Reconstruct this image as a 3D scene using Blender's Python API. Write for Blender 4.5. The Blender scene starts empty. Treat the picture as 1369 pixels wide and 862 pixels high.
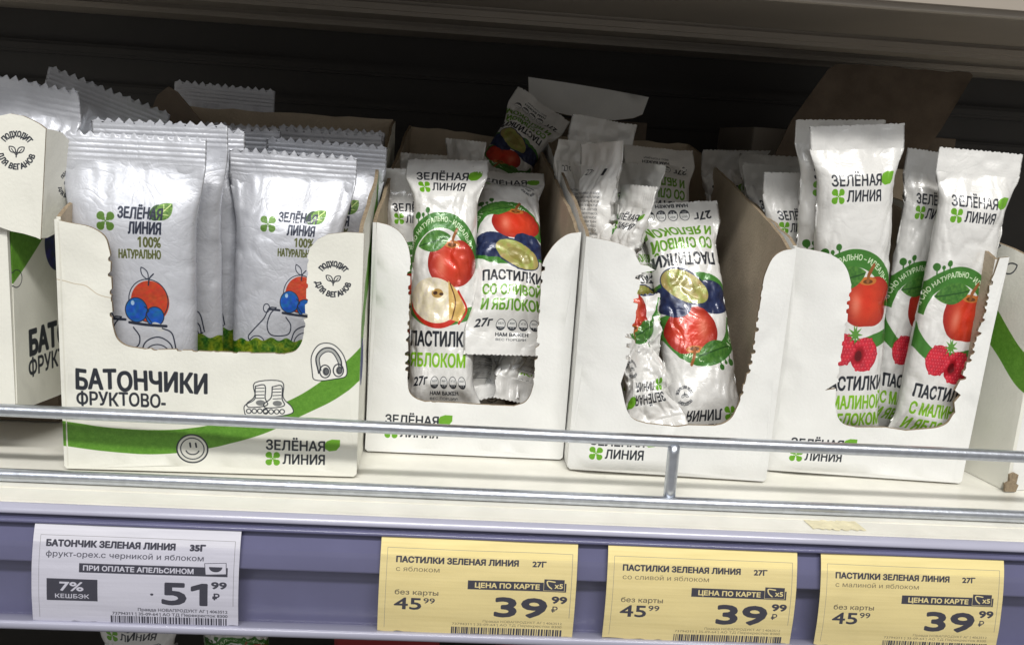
import bpy, math, random
import numpy as np
from mathutils import Vector, Matrix
from mathutils.geometry import delaunay_2d_cdt

# ------------------------------------------------------------------ camera, world, lights, exposure
S = 0.001                                   # everything is laid out in millimetres
sc = bpy.context.scene
COL = sc.collection
sc.view_settings.view_transform = 'Standard'
sc.view_settings.look = 'None'
sc.view_settings.exposure = 0.25
sc.view_settings.gamma = 1.0

def cam_axes(yaw, pitch, roll):
    y, p, r = (math.radians(v) for v in (yaw, pitch, roll))
    fw = Vector((math.sin(y)*math.cos(p), math.cos(y)*math.cos(p), -math.sin(p)))
    rt = Vector((math.cos(y), -math.sin(y), 0)); up = rt.cross(fw)
    return rt*math.cos(r)+up*math.sin(r), -rt*math.sin(r)+up*math.cos(r), fw
rt, up, fw = cam_axes(3.6, 11.8, 3.8)
cd = bpy.data.cameras.new('camera'); cam = bpy.data.objects.new('camera', cd); COL.objects.link(cam)
cd.sensor_width = 36; cd.lens = 1200/1369*36; cd.clip_start = 0.01; cd.clip_end = 50
m = Matrix((rt, up, -fw)).transposed().to_4x4(); m.translation = Vector((0, -318, 125))*S
cam.matrix_world = m
sc.camera = cam

w = bpy.data.worlds.new('World'); sc.world = w; w.use_nodes = True
bg = w.node_tree.nodes['Background']; bg.inputs[0].default_value = (1.0, 0.98, 0.95, 1); bg.inputs[1].default_value = 0.25

def area(name, loc, target, sx, sy, power, col):
    l = bpy.data.lights.new(name, 'AREA'); l.shape = 'RECTANGLE'; l.size = sx; l.size_y = sy; l.energy = power; l.color = col
    o = bpy.data.objects.new(name, l); COL.objects.link(o); o.location = loc
    o.rotation_euler = (Vector(target)-Vector(loc)).to_track_quat('-Z', 'Y').to_euler()
    return o
area('ceiling_tube_light', (0.12, -1.05, 1.30), (0.02, 0.0, 0.05), 1.3, 0.10, 23, (1.0, 0.98, 0.94))
area('ceiling_tube_light_far', (-0.6, -2.4, 2.0), (0.0, 0.0, 0.0), 2.0, 0.3, 13, (0.93, 0.96, 1.0))

# ------------------------------------------------------------------ helpers
def lin(c):
    return tuple(((v/12.92) if v <= 0.04045 else ((v+0.055)/1.055)**2.4) for v in c)
def rgb(r, g, b): return (r/255, g/255, b/255)

def link(o, parent=None):
    COL.objects.link(o)
    if parent is not None: o.parent = parent
    return o
def tag(o, label=None, cat=None, group=None, kind=None):
    if label: o['label'] = label
    if cat: o['category'] = cat
    if group: o['group'] = group
    if kind: o['kind'] = kind
    return o
def empty(name, loc, label, cat, group=None):
    o = bpy.data.objects.new(name, None); o.empty_display_size = 0.01
    o.location = Vector(loc)*S; link(o); return tag(o, label, cat, group)
def mesh_obj(name, verts, faces, mats, parent=None, uvs=None, fmat=None, smooth=True):
    """verts in world mm; if parent given they become local to it"""
    off = np.array(parent.location)/S if parent is not None else np.zeros(3)
    v = (np.asarray(verts, float)-off)*S
    me = bpy.data.meshes.new(name); me.from_pydata([tuple(p) for p in v], [], [tuple(int(i) for i in f) for f in faces])
    if not isinstance(mats, (list, tuple)): mats = [mats]
    for mt in mats: me.materials.append(mt)
    if fmat is not None: me.polygons.foreach_set('material_index', np.asarray(fmat, np.int32))
    if uvs is not None:
        ul = me.uv_layers.new(name='UVMap')
        li = np.empty(len(me.loops), np.int32); me.loops.foreach_get('vertex_index', li)
        u = np.asarray(uvs, float)
        u = u[li] if len(u) == len(v) else u
        ul.data.foreach_set('uv', u.astype(np.float32).ravel())
    if smooth: me.polygons.foreach_set('use_smooth', np.ones(len(me.polygons), bool))
    me.update()
    return link(bpy.data.objects.new(name, me), parent)

def vnoise(x, y, seed):
    """smooth 2D value noise, vectorised, -1..1"""
    xi = np.floor(x).astype(np.int64); yi = np.floor(y).astype(np.int64)
    fx = x-xi; fy = y-yi; fx = fx*fx*(3-2*fx); fy = fy*fy*(3-2*fy)
    def h(a, b):
        n = (a*374761393 + b*668265263 + seed*974634777) & 0xffffffff
        n = ((n ^ (n >> 13))*1274126177) & 0xffffffff
        return ((n ^ (n >> 16)) & 0xffff)/32767.5-1
    return (h(xi, yi)*(1-fx)+h(xi+1, yi)*fx)*(1-fy)+(h(xi, yi+1)*(1-fx)+h(xi+1, yi+1)*fx)*fy
def sstep(a, b, x):
    t = np.clip((x-a)/(b-a), 0, 1); return t*t*(3-2*t)

# ------------------------------------------------------------------ a small 2-D drawing board for the print
_gl = {}
def glyphs(s):
    if s in _gl: return _gl[s]
    c = bpy.data.curves.new('t', 'FONT'); c.body = s; c.fill_mode = 'NONE'; c.resolution_u = 3
    o = bpy.data.objects.new('t', c); me = o.to_mesh()
    co = np.empty(len(me.vertices)*3); me.vertices.foreach_get('co', co); co = co.reshape(-1, 3)[:, :2].copy()
    nxt = {}
    for e in me.edges:
        a, b = e.vertices; nxt.setdefault(a, []).append(b); nxt.setdefault(b, []).append(a)
    seen = set(); out = []
    for st in range(len(co)):
        if st in seen or st not in nxt: continue
        lp = [st]; seen.add(st); cur = st
        while True:
            k = [q for q in nxt[cur] if q not in seen]
            if not k: break
            cur = st+len(lp) if st+len(lp) in k else k[0]
            seen.add(cur); lp.append(cur)
        g = co[lp]; ex = g.max(0)-g.min(0)
        if '1' in s and len(g) == 4 and ex[1] > .6 and ex[0] < .13:      # the built-in figure one has no flag
            xl, yt = g[:, 0].min(), g[:, 1].max(); xr = xl+ex[0]; y0 = g[:, 1].min()
            g = np.array([(xr, yt), (xl+.02, yt), (xl-.15, yt-.10), (xl-.15, yt-.20), (xl, yt-.115), (xl, y0), (xr, y0)])
        out.append(g)
    o.to_mesh_clear(); bpy.data.objects.remove(o); bpy.data.curves.remove(c)
    allp = np.concatenate(out); x0 = allp[:, 0].min()
    for p in out: p[:, 0] -= x0
    _gl[s] = (out, allp[:, 0].max()-x0); return _gl[s]
CAP = 0.68

class Board:
    def __init__(s, w, h, pp, bgc):
        s.w, s.h, s.pp = w, h, pp; s.W, s.H = int(round(w*pp)), int(round(h*pp))
        s.a = np.empty((s.H, s.W, 3)); s.a[:] = bgc
        yy, xx = np.mgrid[0:s.H, 0:s.W]; s.X = (xx+.5)/pp; s.Y = (yy+.5)/pp
    def fill(s, cs, col, alpha=1.0):
        SS = 3; cs = [np.asarray(c, float)*s.pp for c in cs]
        al = np.concatenate(cs)
        x0 = max(0, int(al[:, 0].min())-1); x1 = min(s.W, int(al[:, 0].max())+2)
        y0 = max(0, int(al[:, 1].min())-1); y1 = min(s.H, int(al[:, 1].max())+2)
        if x1 <= x0 or y1 <= y0: return
        nw, nh = (x1-x0)*SS, (y1-y0)*SS
        acc = np.zeros((nh, nw+1), np.int32)
        P = np.concatenate(cs); Q = np.concatenate([np.roll(c, -1, 0) for c in cs])
        P = (P-[x0, y0])*SS; Q = (Q-[x0, y0])*SS
        sg = np.where(Q[:, 1] > P[:, 1], 1, -1)
        lo = np.where((sg > 0)[:, None], P, Q); hi = np.where((sg > 0)[:, None], Q, P)
        r0 = np.clip(np.ceil(lo[:, 1]-.5), 0, nh).astype(int); r1 = np.clip(np.ceil(hi[:, 1]-.5), 0, nh).astype(int)
        n = np.maximum(r1-r0, 0); idx = np.repeat(np.arange(len(n)), n)
        if len(idx) == 0: return
        rows = np.arange(n.sum())-np.repeat(np.cumsum(n)-n, n)+r0[idx]
        d = hi-lo; t = (rows+.5-lo[idx, 1])/np.where(d[idx, 1] == 0, 1, d[idx, 1])
        xc = np.clip(np.ceil(lo[idx, 0]+t*d[idx, 0]-.5), 0, nw).astype(int)
        np.add.at(acc, (rows, xc), sg[idx])
        ins = (np.cumsum(acc, 1)[:, :nw] != 0).astype(float)
        cov = ins.reshape(y1-y0, SS, x1-x0, SS).mean((1, 3))*alpha
        sl = (slice(y0, y1), slice(x0, x1))
        c = col(s.X[sl], s.Y[sl]) if callable(col) else np.array(col)
        s.a[sl] = s.a[sl]*(1-cov[..., None])+c*cov[..., None]
    def stroke(s, pts, wd, col, closed=False, alpha=1.0):
        p = np.asarray(pts, float); q = np.roll(p, -1, 0)
        if not closed: p, q = p[:-1], q[:-1]
        cs = []; h = wd/2; th = np.linspace(0, 2*np.pi, 9)[:-1]
        for a, b in zip(p, q):
            d = b-a; L = np.hypot(*d)
            if L < 1e-9: continue
            nrm = np.array([-d[1], d[0]])/L*h
            cs.append(np.array([a+nrm, a-nrm, b-nrm, b+nrm]))
        for a in list(p)+[q[-1]]:
            cs.append(np.array(a)+h*np.stack([np.cos(th), np.sin(th)], 1))
        for i, c in enumerate(cs):               # one orientation, so that windings add up
            x, y = c[:, 0], c[:, 1]
            if np.sum(x*np.roll(y, -1)-y*np.roll(x, -1)) < 0: cs[i] = c[::-1]
        s.fill(cs, col, alpha)
    def ell(s, x, y, rx, ry, col, rot=0, alpha=1.0): s.fill([ell(x, y, rx, ry, rot)], col, alpha)
    def text(s, t, x, y, cap, col, width=None, bold=0, align='l', warp=None, jit=0, seed=1, alpha=1.0):
        gs, adv = glyphs(t); sy = cap/CAP; sx = sy if width is None else width/adv
        wd = adv*sx; ox = x if align == 'l' else (x-wd if align == 'r' else x-wd/2)
        out = []
        for g in gs:
            p = np.stack([ox+g[:, 0]*sx, y-g[:, 1]*sy], 1)
            if jit:
                c = p.mean(0); k = int(c[0]/(cap*.8))
                p = p+[0, jit*cap*vnoise(np.array([k*1.7]), np.array([seed*3.1]), seed)[0]]
            if warp: p = warp(p)
            out.append(p)
        s.fill(out, col, alpha)
        if bold:
            for p in out: s.stroke(p, bold*cap, col, True, alpha)
    def image(s, name):
        im = bpy.data.images.new(name, s.W, s.H); a = np.ones((s.H, s.W, 4), np.float32); a[..., :3] = s.a[::-1]
        im.pixels.foreach_set(np.clip(a, 0, 1).ravel()); im.update(); im.pack(); return im
def ell(x, y, rx, ry, rot=0, n=40):
    th = np.linspace(0, 2*np.pi, n+1)[:-1]; c, s_ = math.cos(math.radians(rot)), math.sin(math.radians(rot))
    a, b = rx*np.cos(th), ry*np.sin(th); return np.stack([x+a*c-b*s_, y+a*s_+b*c], 1)
def arcwarp(cx, cy, r, x0, under=False):
    """text written on a straight line from x0 is bent round a circle"""
    def f(p):
        if not under:
            th = (p[:, 0]-x0)/r; rr = r-(p[:, 1])
            return np.stack([cx+rr*np.sin(th), cy-rr*np.cos(th)], 1)
        th = (p[:, 0]-x0)/r; rr = r+(p[:, 1])
        return np.stack([cx+rr*np.sin(th), cy+rr*np.cos(th)], 1)
    return f
def spline(pts, n=8):
    p = np.asarray(pts, float); p = np.vstack([2*p[0]-p[1], p, 2*p[-1]-p[-2]]); o = []
    for i in range(1, len(p)-2):
        for t in np.linspace(0, 1, n, endpoint=False):
            a, b, c, d = p[i-1:i+3]
            o.append(.5*((2*b)+(-a+c)*t+(2*a-5*b+4*c-d)*t*t+(-a+3*b-3*c+d)*t**3))
    o.append(p[-2]); return np.array(o)

INK = rgb(38, 42, 50); GRN = rgb(66, 124, 48); LGRN = rgb(126, 184, 34); DGRN = rgb(58, 112, 44)

def clover(b, x, y, r, col=rgb(104, 166, 36)):
    for k in range(4):
        a = math.radians(45+90*k)
        b.ell(x+math.cos(a)*r*.72, y+math.sin(a)*r*.72, r*.38, r*.42, col, 45+90*k); b.ell(x+math.cos(a)*r*.5, y+math.sin(a)*r*.5, r*.36, r*.24, col, 45+90*k)
    b.stroke([(x-r*.3, y-r*.3), (x+r*.3, y+r*.3)], r*.09, col); b.stroke([(x-r*.3, y+r*.3), (x+r*.3, y-r*.3)], r*.09, col)
def leafshape(x, y, w_, h_, rot=0):
    t = np.linspace(0, 1, 14); up_ = np.stack([(t-.5)*w_, -h_/2*np.sin(np.pi*t)**.8], 1)
    dn = np.stack([(t[::-1]-.5)*w_, h_/2*np.sin(np.pi*t[::-1])**.8], 1); p = np.vstack([up_, dn])
    c, s_ = math.cos(math.radians(rot)), math.sin(math.radians(rot))
    return np.stack([x+p[:, 0]*c-p[:, 1]*s_, y+p[:, 0]*s_+p[:, 1]*c], 1)
def logo(b, x, y, wd, ink=INK, bold=.07):
    """two line clover wordmark, x,y = left end of the first baseline"""
    cap = wd*.165
    b.text('ЗЕЛЁНАЯ', x, y, cap, ink, width=wd, bold=bold)
    b.text('ЛИНИЯ', x+wd, y+cap*1.52, cap, ink, width=wd*.71, bold=bold, align='r')
    clover(b, x+wd*.115, y+cap*1.0, wd*.135)
    b.fill([np.array([(x+wd*1.0, y-cap*.75), (x+wd*1.03, y-cap*1.1), (x+wd*1.12, y-cap*1.32), (x+wd*1.26, y-cap*1.3), (x+wd*1.26, y-cap*.6), (x+wd*1.2, y-cap*.12), (x+wd*1.08, y+cap*.0), (x+wd*1.01, y-cap*.25)])], rgb(108, 168, 40))
def vegan(b, x, y, r, ink=INK, bold=.1):
    a = 'ПОДХОДИТ'; c = r*.31; wd = r*1.5
    b.text(a, 0, 0, c, ink, width=wd, bold=bold, warp=lambda p: arcwarp(x, y, r*.8, wd/2)(p))
    a2 = 'ДЛЯ ВЕГАНОВ'; wd2 = r*2.2
    b.text(a2, 0, c, c, ink, width=wd2, bold=bold, warp=lambda p: arcwarp(x, y, r*.8, wd2/2, True)(p))
    for sgn in (-1, 1):
        lf = leafshape(x+sgn*r*.24, y-r*.05, r*.5, r*.3, -40*sgn)
        b.stroke(lf, r*.06, ink, True); b.stroke([(x, y+r*.28), (x+sgn*r*.3, y-r*.1)], r*.05, ink)
    b.stroke([(x, y+r*.1), (x, y+r*.38)], r*.07, ink)
def apple(b, x, y, r, sx=1.0, leaf=True, flip=1):
    def red(X, Y):
        u = (X-x)/r; v = (Y-y)/r; n = .5+.5*vnoise(u*3+9, v*1.2, 5); k = np.clip((u*u+v*v), 0, 1.3)
        base = np.stack([.84-.22*k, .22+.10*n*(1-k)-.07*k, .13+.04*n-.03*k], -1)
        hl = np.exp(-(((u+.45*flip)/.22)**2+((v-.1)/.38)**2))[..., None]
        return np.clip(base*(1-.5*hl)+np.array([.98, .72, .62])*.5*hl, 0, 1)
    th = np.linspace(0, 2*np.pi, 60)[:-1]
    rr = r*(1+.07*np.cos(2*th)-.17*np.exp(-((th-1.5*np.pi)/.4)**2)-.06*np.exp(-((th-.5*np.pi)/.3)**2))
    b.fill([np.stack([x+rr*np.cos(th)*sx, y+rr*np.sin(th)*.92], 1)], red)
    b.fill([ell(x, y-r*.62, r*.36, r*.13)], rgb(196, 116, 52)); b.fill([ell(x, y-r*.6, r*.2, r*.07)], rgb(106, 62, 26))
    b.stroke(spline([(x, y-r*.6), (x+r*.05, y-r*.85), (x+r*.2, y-r*1.12)]), r*.12, rgb(150, 92, 48))
    if leaf:
        def lg(X, Y): 
            n = .5+.5*vnoise(X*1.3, Y*1.3, 8); return np.stack([.22+.12*n, .42+.12*n, .17+.05*n], -1)
        b.fill([leafshape(x-r*.8*flip, y-r*.72, r*1.5, r*.72, -14*flip)], lg)
        b.stroke([(x-r*1.45*flip, y-r*.55), (x-r*.15*flip, y-r*.86)], r*.05, rgb(40, 84, 34))
def raspberry(b, x, y, r, hollow=True, seed=3):
    b.fill([ell(x, y, r, r*.95)], rgb(176, 26, 44)); rnd = random.Random(seed)
    for i in range(-5, 6):
        for j in range(-5, 6):
            px, py = x+(i+.5*(j % 2))*r*.23, y+j*r*.2
            if math.hypot(px-x, py-y) > r*.98: continue
            if hollow and math.hypot((px-x+r*.38)/.5, (py-y+r*.02)/.55) < r: continue
            b.ell(px, py, r*.125, r*.12, rgb(204+rnd.randint(-14, 14), 44, 62)); b.ell(px-r*.03, py-r*.04, r*.04, r*.035, rgb(226, 104, 112))
    if hollow:
        b.ell(x-r*.4, y+r*.02, r*.36, r*.42, rgb(150, 16, 30)); b.ell(x-r*.42, y+r*.05, r*.25, r*.3, rgb(98, 8, 18))
def sepals(b, x, y, r):
    for a in range(-80, 260, 42):
        c, s_ = math.cos(math.radians(a)), math.sin(math.radians(a))
        b.fill([np.array([(x-s_*r*.2, y+c*r*.2), (x+c*r, y+s_*r), (x+s_*r*.2, y-c*r*.2)])], rgb(92, 146, 62))
def plum(b, x, y, rx, ry, rot, cut=False):
    def bl(X, Y):
        n = .5+.5*vnoise(X*.7, Y*.7, 4); return np.stack([.09+.08*n, .12+.10*n, .25+.12*n], -1)
    b.fill([ell(x, y, rx, ry, rot)], bl)
    if cut:
        b.fill([ell(x, y, rx*.97, ry*.88, rot)], lambda X, Y: np.stack([.62+.05*vnoise(X*.5, Y*.5, 3), .60+.04*vnoise(X*.6, Y*.4, 9), .33+.04*vnoise(X*.5, Y*.5, 3)], -1))
        b.fill([ell(x+rx*.08, y+ry*.1, rx*.55, ry*.45, rot)], rgb(128, 120, 58), alpha=.7)
def icons(b, x, y, n=4, r=2.3, gap=5.3):
    for i in range(n):
        cx = x+i*gap
        b.fill([ell(cx, y, r, r*1.25)], INK); b.fill([ell(cx, y, r*.88, r*1.13)], rgb(232, 232, 230))
        th = np.linspace(.12*np.pi, .88*np.pi, 14); b.fill([np.stack([cx+r*.9*np.cos(th), y+r*1.15*np.sin(th)], 1)], INK)
        b.text(['БЕЛ', 'ЖИР', 'УГЛ', 'ККАЛ'][i % 4], cx, y-r*.15, r*.36, INK, width=r*1.1, align='c')
        b.text(['240', '4,8', '0,4', '12'][i % 4], cx, y+r*.85, r*.4, rgb(230, 230, 230), width=r*.9, align='c')

def backprint(b, x0, wd, L, seed):
    """small print on the back of a wrapper: text rows and bars of the code"""
    r = random.Random(seed); words = 'СОСТАВ ПЮРЕ ЯБЛОЧНОЕ КОНЦЕНТРИРОВАННОЕ ПЕКТИН СОК ХРАНИТЬ ПРИ ТЕМПЕРАТУРЕ ГОДЕН ДО УПАКОВАНО МАССА НЕТТО'.split()
    for k in range(16):
        t = ' '.join(r.sample(words, 3)); b.text(t, x0+wd*.14, 26+k*2.0, 1.0, INK, width=wd*.7)
    for k in range(26):
        b.fill([np.array([(x0+wd*.2, 66+k), (x0+wd*.75, 66+k), (x0+wd*.75, 66+k+r.choice((.3, .5, .8))), (x0+wd*.2, 66+k+.3)])], INK)

PW, PL = 34.0, 122.0
FILM = rgb(226, 225, 222)
def pastila(kind):
    b = Board(PW*2, PL, 9, FILM)
    logo(b, 4.5, 20.6, 21.5)
    # green swoosh ring with reversed-out words
    cx, cy, R_ = 15.5, (54.5 if kind == 'apple' else 62.0), 19.5
    th = np.radians(np.linspace(-178, 5, 40)); o = np.stack([cx+R_*1.02*np.cos(th), cy+R_*np.sin(th)], 1)
    i = np.stack([cx+(R_-5.4)*1.0*np.cos(th[::-1]), cy+(R_-5.6)*np.sin(th[::-1])+.8], 1)
    b.fill([np.vstack([o, i])], GRN)
    b.stroke(spline([(-3, 62), (-1, 70), (7, 76.5), (18, 77.5), (34, 74)]), 5.0, GRN)
    t = 'ВКУСНО НАТУРАЛЬНО – ИДЕАЛЬНО'; wd = 44
    b.text(t, 0, 0, 1.9, rgb(222, 236, 205), width=wd, bold=.06, warp=arcwarp(cx, cy, R_-3.8, wd*.55))
    for (tx, ty, tr) in ((3.0, cy-18.2, 1.5), (5.8, cy-18.4, .8), (8.2, cy-20.2, 1.2)):
        b.ell(tx, ty, tr, tr, DGRN); b.stroke([(tx, ty), (tx+.5, ty+3)], .6, DGRN)
    if kind == 'raspberry':
        apple(b, 22, 61.0, 11.4); raspberry(b, 22.5, 80.5, 6.6, True, 3); raspberry(b, 11.8, 78.5, 6.3, False, 5); sepals(b, 17.5, 73.0, 3.8)
        lines = [('ПАСТИЛКИ', INK, 93.5, 4.6, 29.5), ('С МАЛИНОЙ', LGRN, 100.4, 4.4, 29.5), ('И ЯБЛОКОМ', LGRN, 107.0, 4.4, 29.5)]
    elif kind == 'plum':
        plum(b, 9, 70, 10.5, 6.8, 10); apple(b, 20.5, 56.5, 11.6); plum(b, 28, 69, 9, 6, 25)
        plum(b, 21, 74.6, 12, 7.0, 26, True)
        lines = [('ПАСТИЛКИ', INK, 88.5, 4.6, 29.5), ('СО СЛИВОЙ', rgb(98, 150, 38), 95.2, 4.4, 29), ('И ЯБЛОКОМ', rgb(98, 150, 38), 101.8, 4.4, 30)]
    else:
        apple(b, 21.5, 55.0, 11.6)
        b.fill([ell(14, 71.0, 13.4, 9.6, 8)], rgb(196, 48, 34)); b.fill([ell(13.4, 69.8, 12.6, 8.8, 8)], lambda X, Y: np.stack([.90+.02*vnoise(X, Y, 3), .86+.02*vnoise(X, Y, 3), .76+.03*vnoise(X, Y, 4)], -1))
        b.ell(14.5, 67.0, 3.0, 1.8, rgb(176, 140, 78)); b.ell(13.4, 66.9, 1.2, .7, rgb(66, 38, 20)); b.ell(16.6, 67.3, 1.1, .6, rgb(66, 38, 20))
        b.fill([np.array([(20, 62), (25, 66), (29.5, 73), (26, 78), (21, 77)])], rgb(212, 176, 104)); b.stroke(spline([(21, 63), (24, 70), (22.4, 77)]), .6, rgb(98, 58, 24))
        b.stroke(spline([(25.4, 66), (29.8, 73), (26, 78.6)]), 1.0, rgb(190, 44, 30))
        lines = [('ПАСТИЛКИ', INK, 87.5, 5.2, 31.5), ('ЯБЛОКОМ', LGRN, 95.6, 4.8, 29)]
    for tx, col, y, cap, wd in lines: b.text(tx, .8 if kind == 'apple' else 4.2, y, cap, col, width=wd, bold=.1, jit=.0)
    y = lines[-1][2]+6.2
    b.text('27г', 3.6, y+1.6, 3.4, INK, bold=.08, warp=lambda p: np.stack([p[:, 0], p[:, 1]-(p[:, 0]-4)*.16], 1))
    icons(b, 14.2, y, 4, 2.0, 4.7)
    b.text('НАМ ВАЖЕН', 12.4, y+5.2, 1.5, INK, width=13, bold=.1); b.text('ВЕС ПОРЦИИ', 12.6, y+7.3, 1.0, INK, width=12)
    if kind == 'plum': vegan(b, 27.5, 32.0, 3.4)
    backprint(b, PW, PW, PL, 4)
    b.text('27г', PW+6, 16, 3, INK); b.fill([np.array([(PW+22, 13), (PW+25, 13), (PW+25, 16.5), (PW+22, 16.5)])], INK); vegan(b, PW+26, 110, 3)
    return b.image('print_'+kind)

BW, BL = 48.0, 124.0
def baton():
    b = Board(BW*2, BL, 8, rgb(200, 202, 209))
    ink = rgb(40, 46, 62)
    # clover, wordmark, leaf
    clover(b, 15.6, 31.2, 3.7, rgb(86, 122, 48))
    def lg(X, Y):
        n = vnoise(X*2.2, Y*2.2, 6); return np.stack([.36+.12*n, .50+.14*n, .22+.06*n], -1)
    b.fill([ell(34.2, 27.4, 2.4, 3.0, 20)], rgb(48, 78, 40)); b.fill([leafshape(36.6, 27.0, 8.2, 6.0, -48)], lg)
    b.stroke([(34.4, 29.6), (38.8, 24.4)], .35, rgb(206, 220, 150)); b.stroke([(36, 27.9), (38.6, 28.2)], .25, rgb(206, 220, 150)); b.stroke([(36.8, 26.8), (36.4, 24.4)], .25, rgb(206, 220, 150))
    b.text('ЗЕЛЁНАЯ', 20.2, 29.8, 3.7, ink, width=16.2, bold=.10, jit=.05)
    b.text('ЛИНИЯ', 36.3, 35.2, 3.9, ink, width=12, bold=.10, align='r', jit=.05, seed=4)
    b.text('100%', 36.3, 40.0, 3.6, rgb(92, 98, 52), width=8.4, bold=.08, align='r')
    b.text('НАТУРАЛЬНО', 36.3, 44.2, 2.9, rgb(92, 98, 52), width=15.6, bold=.1, align='r', jit=.05)
    ox, oy = 2.0, 2.0
    # fruit
    b.fill([ell(30.0+ox, 58.2+oy, 7.2, 7.9, -8)], lambda X, Y: np.stack([.76+.05*vnoise(X*.9, Y*.9, 2), .27+.04*vnoise(X, Y, 3), .16+0*X], -1))
    b.stroke(ell(29.4+ox, 57.8+oy, 7.4, 8.0, -8), .35, ink, True)
    b.stroke(spline([(29.6+ox, 52+oy), (30+ox, 49.5+oy), (31.5+ox, 47.8+oy)]), .5, ink); b.stroke(leafshape(28.2+ox, 47.6+oy, 5.0, 2.2, 60), .35, ink, True)
    for (x, y, rx, ry) in ((24.8, 61.4, 4.2, 4.6), (31.8, 63.6, 3.4, 3.6)):
        b.fill([ell(x+ox, y+oy, rx, ry)], lambda X, Y: np.stack([.10+.03*vnoise(X, Y, 2), .36+.06*vnoise(X*.8, Y*.8, 3), .70+.08*vnoise(X*.7, Y, 4)], -1)); b.stroke(ell(x+ox, y+oy, rx, ry), .35, ink, True)
    b.ell(23.4+ox, 58.8+oy, .7, .9, rgb(170, 200, 230)); b.stroke(spline([(28+ox, 60+oy), (29.5+ox, 61.5+oy), (28.6+ox, 63+oy), (30.5+ox, 66+oy)]), .35, ink)
    # scooter drawn in line
    L_ = lambda pts, wd=.42: b.stroke(spline([(x+ox, y+oy) for x, y in pts]), wd*1.15, ink)
    b.fill([ell(33+ox, 67.5+oy, 2.6, 1.3, 30)], rgb(208, 208, 206)); L_([(22, 66.2), (28, 66.8), (36, 67.2)], .9)
    L_([(23.5, 68), (25.8, 71.5), (24.5, 75.4), (17.5, 76), (15.2, 72.5), (16.4, 67.2), (19, 64.2)]); L_([(19, 64.2), (15.8, 64.6), (13.6, 69), (9.2, 74), (6.6, 77.6), (10, 79.4), (24, 79.6), (36, 78.2), (39, 77.4)])
    L_([(34.5, 68), (38, 70), (39.6, 77)]); b.stroke(ell(14.6+ox, 64.6+oy, 1.4, 1.8), .4, ink, True); L_([(16, 65), (20.5, 65.2)], .8)
    for cx, r_ in ((10.8, 3.7), (32.5, 5.0)):
        b.stroke(ell(cx+ox, 80.4+oy-(r_-3.7)*.9, r_, r_), .4, ink, True); b.ell(cx+ox, 80.4+oy-(r_-3.7)*.9, 1.0, 1.0, ink)
    L_([(26, 79), (28, 73.5), (33, 71.4), (37.4, 74), (38.4, 78)])
    # grass
    top = [(x, 81.8-2.2*math.sin(x/48*3.0)+.7*math.sin(x*.9)) for x in np.linspace(0, 48, 60)]
    def gr(X, Y):
        n = vnoise(X*1.6, Y*1.6, 12); m_ = vnoise(X*.5, Y*.5, 3); return np.stack([.36+.2*m_+.12*n, .50+.1*m_+.1*n, .12+.05*n], -1)
    b.fill([np.array(top+[(48, 97), (24, 99), (0, 96)])], gr)
    b.text('ЧЕРНИКА ЯБЛОКО', 24, 106, 3.0, ink, width=32, bold=.1, align='c')
    backprint(b, BW, BW, BL, 9)
    b.fill([np.array([(BW, 84), (2*BW, 84), (2*BW, 97), (BW, 97)])], gr)
    return b.image('print_bar')

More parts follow.
